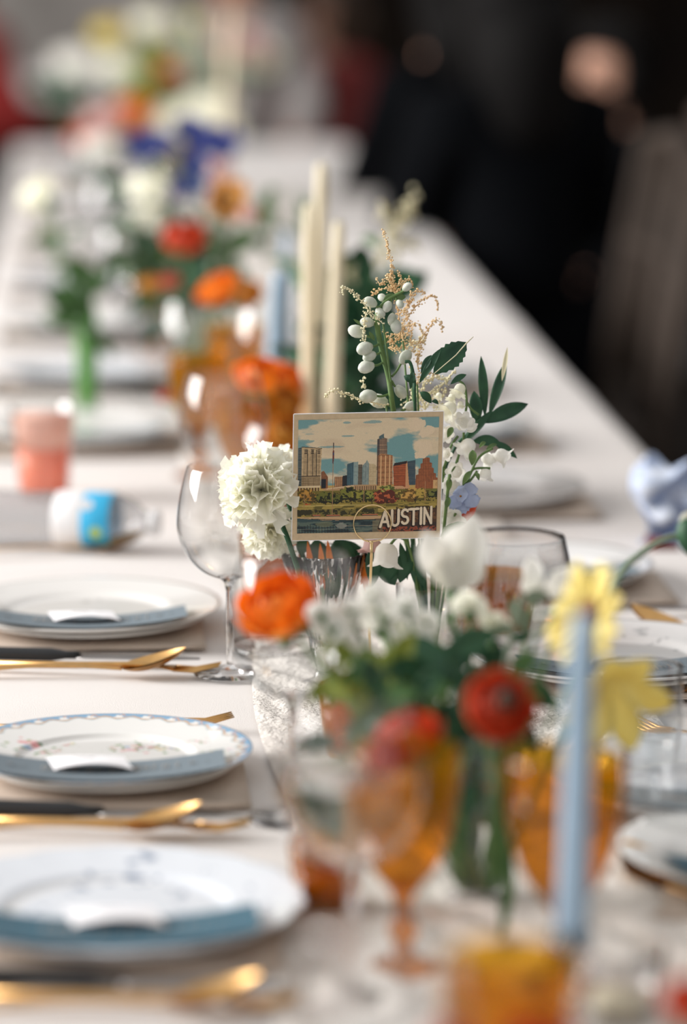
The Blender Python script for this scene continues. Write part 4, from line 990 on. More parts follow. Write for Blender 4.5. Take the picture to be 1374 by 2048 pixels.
# --- carnations in the fluted vase
VC = B(650, 3.5, .05)
def carnation(px, py, D, R, face, label, calyx, m='cream', seed=0, n=46, sub=None):
    rnd = random.Random(seed); c = P(px, py, D); f = Vector(face).normalized(); Q = f.to_track_quat('Z', 'Y').to_matrix(); base = VC + Vector((rnd.uniform(-.01, .01), 0, 0))
    t = flower_root('carnation', base, label); cb = P(*calyx, D) if calyx else c - f * R * .8
    for k in range(n):
        el = (k / n) ** .8; th = PI * .56 * el; a = k * 2.4 + rnd.uniform(-.2, .2)
        d = Q @ Vector((math.sin(th) * math.cos(a), math.sin(th) * math.sin(a), math.cos(th))); d.normalize()
        L = R * rnd.uniform(.85, 1.22) * (1.0 if el > .25 else .9); side = d.cross(Vector((rnd.gauss(0, 1), rnd.gauss(0, 1), rnd.gauss(0, 1)))).normalized(); nn = d.cross(side)
        w = R * rnd.uniform(.62, .95); mu, mv = 7, 18; V = []; Fc = []; p1, p2 = rnd.uniform(0, 6), rnd.uniform(0, 6)
        for i in range(mu + 1):
            u = i / mu
            for j in range(mv + 1):
                v = -1 + 2 * j / mv; Lr = L * u * (1 - .12 * v * v) + (.05 * L * (1 if j % 2 else -1) * rnd.uniform(.4, 1.3) if i == mu else 0)
                wv = w * (.12 + .88 * u ** .8); rip = R * .15 * u ** 1.4 * (math.sin(v * 7 + p1) + .6 * math.sin(v * 15 + p2)) + .16 * R * u * u * v * v
                V.append(c - f * R * .25 + d * Lr + side * (wv * v) + nn * rip)
        for i in range(mu):
            for j in range(mv): q = i * (mv + 1) + j; Fc.append((q, q + 1, q + mv + 2, q + mv + 1))
        G().add(V, Fc).make('petal', m, t, org=base)
    ax = (c - cb).normalized(); G().tube([cb - ax * .012, cb - ax * .004, cb + ax * .008, cb + ax * .014], [.0028, .0062, .0075, .0070], 14).make('calyx', 'leaf', t, org=base)
    g = G()
    for k in range(5):
        q = ax.to_track_quat('Z', 'Y').to_matrix() @ Vector((math.cos(k * 1.26 + .4), math.sin(k * 1.26 + .4), 1.1)); s = cb + ax * .006; v, fc = blade(s, s + q * .013, .008, m=5); g.add(v, fc)
    g.make('sepals', 'leaf', t, org=base)
    stem_of(t, base, [base, P(583, 1100, D), cb - ax * .01] if calyx else [base, base.lerp(cb, .5), cb], .0026, 'leaf'); return t
carnation(512, 968, 3.44, .037, (-.45, -.35, .55), 'large ruffled ivory carnation with green calyx left of the postcard', (553, 1032), seed=4, n=48)
carnation(532, 1062, 3.50, .026, (-.5, -.5, -.1), 'lower ruffled ivory carnation hanging under the large one', None, seed=8, n=34)
carnation(575, 940, 3.52, .026, (.1, .2, .8), 'ivory carnation tucked behind the left edge of the postcard', None, seed=12, n=34)
# leaves and orange petals in the fluted vase, just under the card
t = flower_root('orange_lily', VC, 'narrow orange petals showing in the mouth of the fluted vase')
for (x0, y0, x1, y1) in ((627, 1180, 615, 1082), (648, 1180, 640, 1086), (700, 1180, 712, 1130), (665, 1170, 655, 1080), (735, 1190, 722, 1110), (722, 1170, 740, 1115)):
    G().add(*blade(P(x0, y0, 3.49), P(x1, y1, 3.49), .007, m=7)).make('petal', 'orange', t, org=VC)
stem_of(t, VC, [VC, P(645, 1190, 3.5), P(645, 1175, 3.5)], .002)
def leafset(base, org, label, L, m='leaf', name='green_foliage', stem=None, D=3.5, sr=.0016):
    t = flower_root(name, org, label, 'foliage')
    if stem: stem_of(t, org, [org] + [P(x, y, D) for x, y in stem], sr, m)
    for (x0, y0, x1, y1, w, *r) in L:
        dd = r[0] if r else 0; se = r[1] if len(r) > 1 else 0
        G().add(*blade(P(x0, y0, D), P(x1, y1, D + dd), w, bend=(0, -.003, .002), m=9 if not se else 15, serr=se, shape=.5)).make('leaf', m, t, org=org)
    return t
leafset(None, VC, 'dark green leaves in the mouth of the fluted vase under the card', [(600, 1110, 612, 1076, .014), (640, 1135, 632, 1078, .020), (690, 1150, 676, 1074, .026), (700, 1130, 690, 1080, .026), (660, 1200, 665, 1100, .018), (672, 1200, 690, 1105, .020), (612, 1190, 640, 1100, .020)], stem=[(650, 1180), (655, 1140)], D=3.51)
# --- bell-flower bouquet behind the card
VB = B(860, 3.5, .01)
def cp(x, y): return (560 + x * .3785, 360 + y * .3785)
t = flower_root('delphinium_stem', VB, 'upright green stem of round grey-white buds above the postcard'); D = 3.46
st = [cp(*q) for q in ((600, 1225), (575, 1050), (545, 930), (515, 780), (520, 690), (570, 630), (640, 595), (668, 570))]
G().tube(catmull([VB] + [P(815, 1000, 3.5)] + [P(x, y, D) for x, y in st], 5), [.0026] * 31 + [.0016] * 15, 10).make('stem', 'stem', t, org=VB)
buds = [(672, 565, 23, 640, 590), (478, 645, 29, 525, 670), (540, 622, 22, 560, 635), (567, 670, 25, 590, 625), (530, 702, 26, 520, 690), (592, 737, 26, 600, 700), (634, 655, 21, 610, 620), (612, 772, 31, 600, 720), (460, 752, 29, 515, 760), (405, 800, 36, 500, 830), (447, 890, 37, 530, 860), (472, 932, 30, 540, 900), (455, 988, 36, 550, 960), (662, 935, 33, 590, 1040), (638, 1120, 31, 590, 1060), (465, 1143, 38, 580, 1130), (520, 1168, 40, 600, 1190), (690, 1195, 28, 640, 1215)]
rnd = random.Random(11)
for i, (x, y, r, sx, sy) in enumerate(buds):
    dz = rnd.uniform(-.012, .006); c = P(*cp(x, y), D + dz); s = P(*cp(sx, sy), D); R = r * .3785 / F * 3.46
    ax = (c - s).normalized(); V = []; Fc = []
    g = G(); Qm = ax.to_track_quat('Z', 'Y').to_matrix(); n = 20
    prof = [(.05, -1.15), (.5, -1.0), (.85, -.55), (1, -.05), (.93, .4), (.66, .82), (.3, 1.05), (.02, 1.1)]
    for k, (q, z) in enumerate(prof):
        for a in range(n):
            an = 2 * PI * a / n; qq = q * (1 - .09 * abs(math.cos(an * 2.5)) ** 6); V.append(c + Qm @ Vector((R * qq * math.cos(an), R * qq * math.sin(an), R * z * 1.22)))
    for k in range(len(prof) - 1):
        for a in range(n): b = (a + 1) % n; Fc.append((k * n + a, k * n + b, (k + 1) * n + b, (k + 1) * n + a))
    g.add(V, Fc); b = g.make('bud', 'bud', t, org=VB)
    e = c - ax * R * 1.0; G().tube(catmull([s, s.lerp(e, .5) + Vector((0, 0, -.0015)), e], 4), [.0012] * 8 + [.0018], 6).make('pedicel', 'stem', b, org=VB)
for (x0, y0, x1, y1, w) in ((590, 620, 665, 618, .008), (545, 640, 600, 600, .006), (530, 880, 575, 830, .004), (500, 850, 470, 800, .004), (440, 770, 388, 735, .003)):
    G().add(*blade(P(*cp(x0, y0), D), P(*cp(x1, y1), D), w)).make('bract', 'stem', t, org=VB)
# astilbe sprays
def astilbe(label, m, strands, D, org, dens=1.3, r=.00105, seed=0, name='astilbe_spray', conv=cp, spread=.0034):
    rnd = random.Random(seed); t = flower_root(name, org, label)
    s0 = strands[0]; stem_of(t, org, [org] + [P(*conv(*s0[0]), D)], .0010, 'stem')
    for s in strands:
        pts = catmull([P(*conv(*q), D + rnd.uniform(-.004, .004)) for q in s], 10); g = G().tube(pts, [.00055 * (1 - .6 * i / len(pts)) for i in range(len(pts))], 5)
        for i in range(len(pts) - 1):
            seg = (pts[i + 1] - pts[i]); nb = max(1, int(seg.length / .0011 * dens * 1.5)); w = spread * (1 - .55 * i / len(pts))
            for k in range(nb):
                p = pts[i] + seg * rnd.random(); p = p + Vector((rnd.gauss(0, w), rnd.gauss(0, w), rnd.gauss(0, w))) * .55; g.octa(p, r * rnd.uniform(.6, 1.3))
        g.make('sprig', m, t, org=org, smooth=False)
    return t
astilbe('tan astilbe plume rising highest above the bud stem', 'tan', [[(650, 850), (625, 700), (605, 580), (590, 450), (565, 350), (550, 260)], [(605, 580), (560, 520), (530, 550), (505, 515)], [(605, 585), (540, 575), (485, 605)], [(610, 580), (640, 520), (620, 490)], [(615, 600), (680, 520), (700, 570)], [(600, 560), (570, 510), (590, 490)]], 3.47, VB, seed=1)
astilbe('tan astilbe with curling tips to the right of the bud stem', 'tan', [[(690, 960), (650, 850), (640, 780), (700, 690), (760, 630), (815, 615), (836, 690)], [(650, 720), (700, 600), (740, 590), (770, 600)], [(660, 840), (690, 760), (670, 720)], [(700, 900), (740, 850), (780, 790), (820, 740), (850, 760), (857, 800)], [(690, 880), (700, 780), (730, 760), (760, 820)], [(640, 700), (690, 640), (720, 590)], [(730, 980), (740, 900), (770, 820)], [(600, 860), (640, 800), (690, 750)], [(540, 800), (590, 850), (630, 890)], [(560, 850), (610, 810), (640, 830)], [(580, 880), (620, 900), (650, 870)]], 3.48, VB, seed=2)
astilbe('pale cream astilbe sprig arching up left of the bud stem', 'paletan', [[(545, 760), (470, 690), (430, 640), (380, 590), (335, 565), (325, 600)], [(470, 690), (450, 720), (440, 830), (455, 860)]], 3.45, VB, seed=3, r=.0011)
astilbe('pale cream astilbe sprig reaching left just above the postcard', 'paletan', [[(560, 1190), (480, 1175), (400, 1150), (330, 1125), (280, 1110), (240, 1150)], [(440, 1040), (440, 1080), (435, 1100)]], 3.45, VB, seed=4, r=.0011)
astilbe('pale cream astilbe mass between bud stem and bell flowers', 'paletan', [[(720, 1225), (760, 1080), (820, 1040), (880, 1050), (930, 1000)], [(800, 1160), (850, 1090), (900, 1050)], [(700, 1120), (740, 1060), (800, 1050)], [(760, 1200), (790, 1140), (840, 1100)], [(660, 900), (700, 860), (760, 850)], [(650, 1180), (700, 1150), (760, 1140)], [(720, 900), (740, 850), (750, 820)], [(740, 1200), (790, 1190), (840, 1195)], [(820, 1230), (850, 1160), (880, 1100)]], 3.49, VB, seed=5, r=.0012, spread=.0045)
astilbe('rust astilbe curls around the serrated leaf', 'tan', [[(725, 1080), (740, 1020), (790, 1018), (840, 1030)], [(730, 1000), (725, 950), (740, 900)]], 3.46, VB, seed=6)
def cl(*a): return [(*cp(a[k][0], a[k][1]), *cp(a[k][2], a[k][3]), *a[k][4:]) for k in range(len(a))]
leafset(None, VB, 'serrated dark green leaf with pale curled tip above the card corner', cl((812, 1025, 985, 858, .023, .01, .09), (735, 1075, 850, 890, .008), (745, 1020, 800, 925, .007), (700, 1075, 655, 1035, .007), (690, 1105, 700, 1010, .006), (800, 1180, 740, 1120, .008), (800, 1170, 838, 1185, .004), (900, 1080, 985, 1028, .006), (790, 995, 780, 950, .005)), stem=[cp(715, 1225), cp(712, 1080), cp(690, 970), cp(660, 960)], D=3.44)
t = leafset(None, VB, 'pointed dark green peony leaves fanning out right of the bell flowers', [(970, 835, 962, 712, .0095), (978, 832, 1013, 722, .0105, .01), (965, 846, 1056, 808, .0150, .015), (954, 850, 948, 782, .0130), (925, 890, 985, 820, .0085), (945, 882, 1000, 885, .011), (985, 882, 1034, 917, .008)], stem=[(880, 1000), (905, 905), (935, 868), (975, 835)], D=3.5)
G().add(*blade(P(1004, 762, 3.494), P(1015, 694, 3.506), .0045)).make('leaf_tip', 'paletan', t, org=VB, label='pale dry leaf tip')
G().tube([P(*cp(812, 1025), 3.432), P(*cp(930, 925), 3.43), P(*cp(985, 862), 3.43), P(*cp(1022, 828), 3.43)], [.0004, .0005, .0007, .0003], 5).make('midrib', 'paletan', t, org=VB)
# bells
def cq(x, y): return (860 + x * .1747, 760 + y * .1747)
def bell(root, c, ax, R, m='cream', org=VB, flare=.35, open_=True):
    ax = Vector(ax).normalized(); Qm = ax.to_track_quat('Z', 'Y').to_matrix(); n = 36
    prof = [(.08, -1.0), (.55, -.92), (.85, -.6), (.97, -.2), (.95, .2), (.98, .5), (1.15, .72), (1.25, .72)]
    V = []; Fc = []
    for s in (1, .94):
        for k, (q, z) in enumerate(prof):
            for a in range(n):
                an = 2 * PI * a / n; lobe = abs(math.cos(an * 3)); fq = 1 + (flare * lobe if k >= 6 else 0) - .05 * (1 - lobe)
                V.append(Vector(c) + Qm @ Vector((R * q * fq * s * math.cos(an), R * q * fq * s * math.sin(an), R * (z + (.22 * lobe if k >= 6 else 0)) * s)))
    K = len(prof)
    for s in range(2):
        for k in range(K - 1):
            for a in range(n): b = (a + 1) % n; o = s * K * n; Fc.append((o + k * n + a, o + k * n + b, o + (k + 1) * n + b, o + (k + 1) * n + a))
    return obj('bell', V, Fc, m, root, org=org)
t = flower_root('lily_of_the_valley', VB, 'drooping white bell flowers on curved stems at the right edge of the card')
D2 = 3.47; k_ = .1747 / F * 3.47
for (pts) in (((160, 1000), (240, 760), (320, 640)), ((400, 420), (420, 250), (390, 60), (300, -10)), ((300, 980), (340, 820), (380, 700), (385, 600)), ((420, 1180), (520, 950), (600, 850), (720, 785)), ((380, 1200), (470, 1050), (540, 1010), (690, 1010)), ((560, 400), (470, 330), (420, 250)), ((160, 1080), (260, 1030), (330, 860)), ((430, 1190), (500, 1100), (540, 1040))):
    stem_of(t, VB, [P(*cq(*q), D2) for q in pts], .0012)
stem_of(t, VB, [VB, P(870, 1060, 3.49), P(*cq(160, 1000), D2)], .0022); stem_of(t, VB, [VB, P(890, 1080, 3.49), P(*cq(400, 1180), D2)], .002)
for (x, y, r, ax) in ((825, 870, 95, (.7, -.2, -.35)), (630, 1075, 82, (-.15, -.3, -1)), (340, 110, 75, (-.5, -.5, -.8)), (220, 330, 92, (-.7, -.5, -.5)), (300, 440, 80, (-.5, -.6, -.6)), (370, 500, 88, (.3, -.7, .5)), (430, 760, 100, (-.5, .3, -.6)), (310, 1050, 85, (-.3, -.8, .1)), (190, 850, 60, (-.3, -.8, .1)), (350, 280, 40, (0, -.6, -1)), (190, 620, 75, (-.3, -.8, .1)), (650, 900, 70, (.4, .4, -.3)), (220, 1190, 80, (.1, -.9, -.1)), (270, 1580, 110, (-.2, -.8, -.2)), (180, 1450, 80, (-.2, -.8, -.2)), (250, 200, 50, (-.5, -.6, -.9)), (100, 180, 40, (-.5, -.6, -.9))):
    bell(t, P(*cq(x, y), D2 + rnd.uniform(-.008, .008)), ax, r * k_ * .92, 'white' if y > 400 else 'cream')
for (x0, y0, x1, y1, w) in ((430, 560, 490, 440, .006), (430, 570, 550, 500, .006), (420, 590, 540, 540, .006), (330, 560, 300, 440, .007)):
    G().add(*blade(P(*cq(x0, y0), D2 - .01), P(*cq(x1, y1), D2 - .012), w)).make('petal', 'white', t, org=VB)
leafset(None, VB, 'small green leaves between the bell flowers', [(*cq(200, 660), *cq(260, 540), .006), (*cq(480, 980), *cq(490, 800), .008), (*cq(370, 1200), *cq(470, 1040), .006), (*cq(520, 1060), *cq(560, 1150), .004), (*cq(210, 1280), *cq(220, 1120), .006), (*cq(180, 1480), *cq(220, 1340), .006), (*cq(560, 780), *cq(640, 710), .004), (*cq(640, 800), *cq(770, 735), .004), (*cq(120, 1800), *cq(300, 1640), .007), (*cq(160, 1750), *cq(420, 1640), .008)], 'stem', stem=[cq(200, 1300), cq(230, 1100)], D=3.455)
# pale blue blossom
t = flower_root('pale_blue_blossom', VB, 'small pale blue blossom at the card\'s right edge, below the bell flowers')
for i, (x, y) in enumerate(((330, 1300), (420, 1300), (300, 1400), (400, 1400), (470, 1360), (350, 1440), (450, 1270))):
    c = P(*cq(x, y), 3.462 + .004 * (i % 2)); a = i * 1.3
    G().add(*blade(c + Vector((-.006 * math.cos(a), 0, -.006 * math.sin(a))), c + Vector((.009 * math.cos(a), -.002, .009 * math.sin(a))), .0165, m=8, serr=.08, shape=.55)).make('petal', 'paleblue', t, org=VB)
G().ball(P(*cq(350, 1330), 3.456), .0012, 8, 6).make('centre', 'brown', t, org=VB); stem_of(t, VB, [VB, P(895, 1080, 3.49), P(*cq(360, 1400), 3.47)], .0014)
t = flower_root('red_petal_bloom', VB, 'small deep red bloom peeping out under the pale blue blossom')
for k in range(4): G().add(*blade(P(915, 1050, 3.5), P(930 + 8 * k, 1030 - 9 * k, 3.5), .012)).make('petal', 'red', t, org=VB)
stem_of(t, VB, [VB, P(905, 1090, 3.5), P(915, 1050, 3.5)], .0014)
# stems and hanging bell under the card
t = flower_root('hanging_white_bell', VB, 'white bell hanging below the postcard beside the ring stand')
bell(t, P(772, 1112, 3.46), (-.1, -.2, -1), .0125, 'white', flare=.2); bell(t, P(744, 1092, 3.47), (-.3, -.3, -1), .009, 'pink', flare=.3); stem_of(t, VB, [VB, P(825, 1120, 3.47), P(800, 1075, 3.46), P(776, 1094, 3.46)], .0014)
leafset(None, VB, 'upright green stems and leaves below the postcard to the right of the ring', [(745, 1175, 748, 1085, .016), (790, 1170, 760, 1120, .020), (800, 1165, 815, 1100, .018), (815, 1160, 800, 1085, .008), (830, 1170, 812, 1080, .007), (840, 1170, 838, 1085, .012), (850, 1180, 822, 1080, .010), (770, 1165, 786, 1110, .018)], stem=[(842, 1165), (824, 1080)], D=3.475)
stem_of(flower_root('green_stem_bundle', VB, 'bundle of thin green stems standing in the bell-flower vase', 'foliage'), VB, [VB, P(838, 1165, 3.5), P(812, 1085, 3.5), P(800, 1000, 3.52)], .002)
# --- greenery behind the candles
VG = B(690, 4.7, .02)
foliage(715, 600, 4.6, 22, .022, .085, 'leaf', VG, 'dark green leafy branch behind the bud stem and candles', up=.3, w=.5)
foliage(700, 700, 4.55, 18, .018, .085, 'leaf', VG, 'dark green leaves just right of the leaning candle', up=.2, w=.55)
foliage(690, 780, 4.5, 14, .016, .075, 'leaf', VG, 'dark green leaves low behind the postcard top', up=.1, w=.55)
foliage(745, 520, 4.65, 10, .02, .05, 'midgreen', VG, 'mid green sprig above the bud stem', up=.4)
foliage(600, 500, 4.9, 8, .02, .05, 'midgreen', VG, 'mid green sprig between blue and ivory candles', up=.4, w=.25)
foliage(592, 380, 5.2, 6, .012, .06, 'midgreen', VG, 'thin green tip rising left of the ivory candles', up=1.5, w=.15)
foliage(575, 690, 4.7, 6, .012, .04, 'leaf', VG, 'small green leaves at the foot of the blue candle', up=.4, w=.5)
astilbe('blurred cream astilbe plume against the black jacket', 'paletan', [[(740, 560), (775, 480), (800, 430), (835, 385)], [(775, 480), (810, 490), (845, 492)], [(780, 470), (770, 430), (765, 410)], [(785, 460), (815, 440), (825, 410)], [(750, 530), (800, 500), (830, 480)], [(700, 560), (705, 540), (712, 525)]], 4.6, VG, seed=9, r=.0035, conv=lambda x, y: (x, y), dens=.5, spread=.010)
# marigold mass and orange bloom left of the card
VO = B(560, 4.55, .02)
ranunculus(520, 745, 4.35, .065, 'orange', VO, 'orange bloom touching the round wine glass, lower of the far orange blooms', rnd=random.Random(5))
ranunculus(577, 752, 4.45, .050, 'orange', VO, 'orange-red bloom left of the ivory candles', rnd=random.Random(6), face=(.2, -.4, .6))
ranunculus(570, 800, 4.4, .045, 'golden', VO, 'golden marigold below the orange-red bloom', rnd=random.Random(7), face=(.1, -.6, .5), name='marigold')
ranunculus(572, 862, 4.35, .045, 'golden', VO, 'golden marigold beside the card\'s upper left corner', rnd=random.Random(8), face=(.1, -.6, .5), name='marigold')
ranunculus(330, 790, 4.9, .022, 'red', VO, 'small dull red bud left of the round wine glass', rnd=random.Random(9), name='red_bud')
# --- far mixed bouquet
VM = B(385, 5.4, .02)
ranunculus(432, 572, 4.9, .062, 'orange', VM, 'vivid orange ranunculus, brightest of the far bouquet', rnd=random.Random(10), face=(-.4, -.3, .7))
ranunculus(368, 468, 5.3, .070, 'red', VM, 'vermilion ranunculus in the far bouquet above the vivid orange one', rnd=random.Random(11), centre=None)
ranunculus(296, 372, 5.5, .066, 'cream', VM, 'cream rose at the top left of the far bouquet', rnd=random.Random(12), name='cream_rose')
ranunculus(292, 430, 5.45, .055, 'cream', VM, 'cream rose under the other cream rose', rnd=random.Random(13), name='cream_rose')
ranunculus(440, 335, 5.9, .045, 'pink', VM, 'round pale pink bloom beside the blue delphinium', rnd=random.Random(14), name='pink_bloom')
ranunculus(500, 425, 5.2, .034, 'pink', VM, 'small blush bloom right of the brown-eyed golden flower', rnd=random.Random(15), name='pink_bloom')
ranunculus(70, 385, 5.9, .065, 'cream', B(175, 5.35, .02), 'white rose leaning far left on a long green stem', rnd=random.Random(16), name='white_rose', face=(-.5, -.4, .6))
ranunculus(300, 565, 5.2, .035, 'golden', VM, 'small peach bloom left of the vivid orange ranunculus', rnd=random.Random(17), name='peach_bloom')
ranunculus(340, 560, 5.1, .03, 'coral', VM, 'small coral bloom left of the vivid orange ranunculus', rnd=random.Random(18), name='coral_bloom')
ranunculus(490, 580, 5.0, .055, 'golden', VM, 'brownish orange bloom behind the vivid orange ranunculus', rnd=random.Random(19), name='rust_bloom')
single(457, 402, 5.3, 12, .036, .020, (-.1, -.8, .35), 'golden', 'eye', VM, 'golden flower with a dark brown eye in the far bouquet', 'golden_flower', .32)
def delph(px, py, D, n, s, m, label, org, hh=.035):
    rnd = random.Random(px); t = flower_root('blue_delphinium', Vector(org), label); c = P(px, py, D)
    stem_of(t, Vector(org), [Vector(org), Vector(org).lerp(c, .5), c], .002)
    for k in range(n):
        o = c + Vector((rnd.gauss(0, s), rnd.gauss(0, s), rnd.uniform(-hh, hh)))
        g = G()
        for q in range(5):
            a = q * 1.257; d = Vector((math.cos(a), -.3, math.sin(a))) * .021; v, f = blade(o, o + d, .018, m=5, nrm=(0, -1, 0)); g.add(v, f)
        g.make('floret', m, t, org=Vector(org))
delph(388, 315, 5.8, 16, .012, 'blue', 'deep blue delphinium standing highest in the far bouquet', VM, .05)
delph(440, 285, 6.0, 9, .014, 'blue', 'blue delphinium tip behind the pink bloom', VM, .012)
delph(300, 290, 6.0, 10, .015, 'blue', 'dusky blue delphinium above the cream roses', VM, .012)
for (px, py, m, l, sz) in ((215, 340, 'leaf', 'dark green sprig left of the cream roses', .04), (230, 400, 'sage', 'sage leaves left of the lower cream rose', .05), (320, 500, 'leaf', 'dark green leaves under the vermilion ranunculus', .05), (270, 480, 'midgreen', 'green leaves left of the vermilion ranunculus', .055), (400, 510, 'leaf', 'dark green leaves right below the vermilion ranunculus', .045), (430, 480, 'midgreen', 'green leaves between vermilion and golden flowers', .05), (530, 400, 'midgreen', 'pale green sprig right of the golden flower', .04), (350, 400, 'leaf', 'dark leaves behind the blue delphinium', .045), (460, 450, 'sage', 'sage leaves under the golden flower', .045)):
    foliage(px, py, 5.45, 14, .014, sz, m, VM, l, up=.2, w=.45)
foliage(110, 430, 5.6, 8, .010, .045, 'midgreen', B(175, 5.35, .02), 'green leaves along the leaning white rose stem', up=.3, w=.4)
foliage(165, 560, 5.3, 12, .008, .06, 'midgreen', B(175, 5.35, .02), 'bright green leaves at the neck of the green bud vase', up=.6, w=.4)
# --- furthest bouquet
VX = B(330, 8.4, .03)
for i, (px, py, D, s, m, l) in enumerate(((262, 218, 8.0, .070, 'orange', 'dim orange bloom low in the furthest bouquet'), (235, 250, 7.9, .05, 'golden', 'peach bloom beside the dim orange one, furthest bouquet'), (205, 235, 7.8, .075, 'pink', 'pale pink bloom left of the dim orange one'), (195, 290, 7.6, .055, 'white', 'white bloom below the pale pink one'), (165, 270, 7.7, .05, 'coral', 'coral pink bloom at the left of the furthest bouquet'), (215, 62, 8.8, .065, 'yellow', 'mustard yellow bloom high on the left of the furthest bouquet'), (330, 100, 8.6, .06, 'yellow', 'mustard yellow spray at the top of the furthest bouquet'), (295, 165, 8.4, .06, 'lime', 'yellow-green spray in the furthest bouquet'), (340, 140, 8.4, .05, 'coral', 'salmon bloom in the middle of the furthest bouquet'), (380, 120, 8.5, .08, 'cream', 'large cream bloom right of the salmon one'), (420, 210, 8.2, .09, 'cream', 'large cream bloom below the cream candle'), (350, 235, 8.0, .08, 'cream', 'large cream bloom low in the furthest bouquet'), (470, 95, 9.0, .12, 'pink', 'big beige-pink bloom right of the cream candle'), (250, 120, 8.8, .09, 'cream', 'cream bloom left of the yellow spray'), (300, 40, 9.0, .07, 'cream', 'cream bloom at the very top of the furthest bouquet'), (520, 110, 9.1, .09, 'cream', 'faded cream bloom far right of the furthest bouquet'), (150, 120, 9.4, .09, 'white', 'faded white bloom far left of the furthest bouquet'), (450, 260, 8.1, .06, 'cream', 'cream bloom just above the blue delphinium'))):
    ranunculus(px, py, D, s * 1.35, m, VX, l, rnd=random.Random(40 + i), name='blurred_bloom')
for (px, py, m, l) in ((300, 190, 'lime', 'lime leaves in the furthest bouquet'), (390, 160, 'sage', 'sage leaves in the furthest bouquet'), (320, 60, 'lime', 'lime leaves at the top of the furthest bouquet'), (430, 90, 'sage', 'sage leaves behind the cream candle'), (110, 200, 'leaf', 'dark leaves left of the furthest bouquet')):
    foliage(px, py, 8.5, 16, .03, .07, m, VX, l, up=.3, w=.5)
# ------------------------------------------------------------------ chairs
def chair(loc, rz, label, m='wood'):
    """faces local +x... the back stands at local x=0, seat toward -x (the table)"""
    t = thing('dining_chair', loc, label, 'chair', 'dark spindle chairs along the right side of the table', rz)
    g = G().box((-.40, -.21, .44), (0, .21, .47)); g.make('seat', m, t, smooth=False)
    for sy in (-1, 1):
        G().tube([(-.38, sy * .19, 0), (-.37, sy * .18, .44)], [.013, .019], 10).make('leg', m, t)
        G().tube(catmull([(.06, sy * .2, 0), (0, sy * .195, .45), (.03, sy * .19, .75), (.075, sy * .19, 1.0)], 5), .019, 10).make('back_post', m, t)
    G().tube(catmull([(.075, -.205, .99), (.095, 0, 1.015), (.075, .205, .99)], 6), .021, 10).make('top_rail', m, t)
    G().tube([(.035, -.19, .80), (.05, 0, .80), (.035, .19, .80)], .012, 8).make('middle_rail', m, t)
    G().tube([(.002, -.19, .53), (.002, .19, .53)], .012, 8).make('lower_rail', m, t)
    for k in range(5):
        y = -.128 + .064 * k; G().tube([(.005, y, .53), (.045, y, .80), (.082, y, 1.0)], .010, 8).make('spindle', m, t)
    G().tube([(-.375, -.185, .2), (-.375, .185, .2)], .010, 8).make('stretcher', m, t); return t
c0 = chair((1.02, 5.6, 0), .05, 'dark spindle-back chair at the right edge, nearest of the row by the table')
for i, (x, y, rz, l) in enumerate(((1.02, 6.4, -.08, 'dark spindle-back chair, second of the row on the right'), (1.07, 7.05, .06, 'dark spindle-back chair, third of the row on the right'), (1.02, 9.8, .05, 'furthest dark chair at the far right end of the long table'))):
    dup(c0, (x, y, 0), rz, l)
chair((1.45, 6.9, 0), 2.9, 'brown wooden chair turned away, right edge background', 'wood2')
chair((1.42, 7.7, 0), 3.0, 'brown wooden chair behind another at the right edge background', 'wood2')
cloth_table('side_table', 'neighbouring table with a pale top at the right edge', 1.55, 2.9, 6.2, 9.2)
cloth('side_tablecloth', 1.55, 2.9, 6.2, 9.2, 'pale cloth on the neighbouring table at the right edge', ny=40)
# draped blue-white cloth on the nearest chair back
def drape(name, label, cat, x0, x1, y0, y1, D, m, seed=0, amp=.02):
    V = []; Fc = []; n = 26; rnd = random.Random(seed)
    for s in (0, .004):
        for i in range(n + 1):
            for j in range(n + 1):
                u = i / n; v = j / n; p = P(x0 + (x1 - x0) * u, y0 + (y1 - y0) * v, D)
                V.append(p + Vector((.01 * math.sin(v * 9 + seed), s + amp * math.sin(u * 11 + 3 * math.sin(v * 5)) + .5 * amp * math.sin(v * 17 + u * 8), .008 * math.sin(u * 14 + v * 4))))
    S = (n + 1) ** 2
    for i in range(n):
        for j in range(n): a = i * (n + 1) + j; Fc.append((a, a + 1, a + n + 2, a + n + 1)); Fc.append((a + S, a + S + n + 1, a + S + n + 2, a + S + 1))
    return tag(obj(name, V, Fc, m), label, cat)
drape('patterned_shawl', 'crumpled blue and white patterned cloth hanging off a chair at the right edge', 'cloth', 1275, 1440, 925, 1120, 4.25, 'bluewhite', 2)
drape('red_napkin', 'small red cloth at the right edge below the blue and white one', 'cloth', 1310, 1345, 1085, 1135, 4.2, 'wine', 4, .006)
chair((.99, 4.35, 0), .0, 'dark chair under the blue and white cloth, right edge', 'wood')
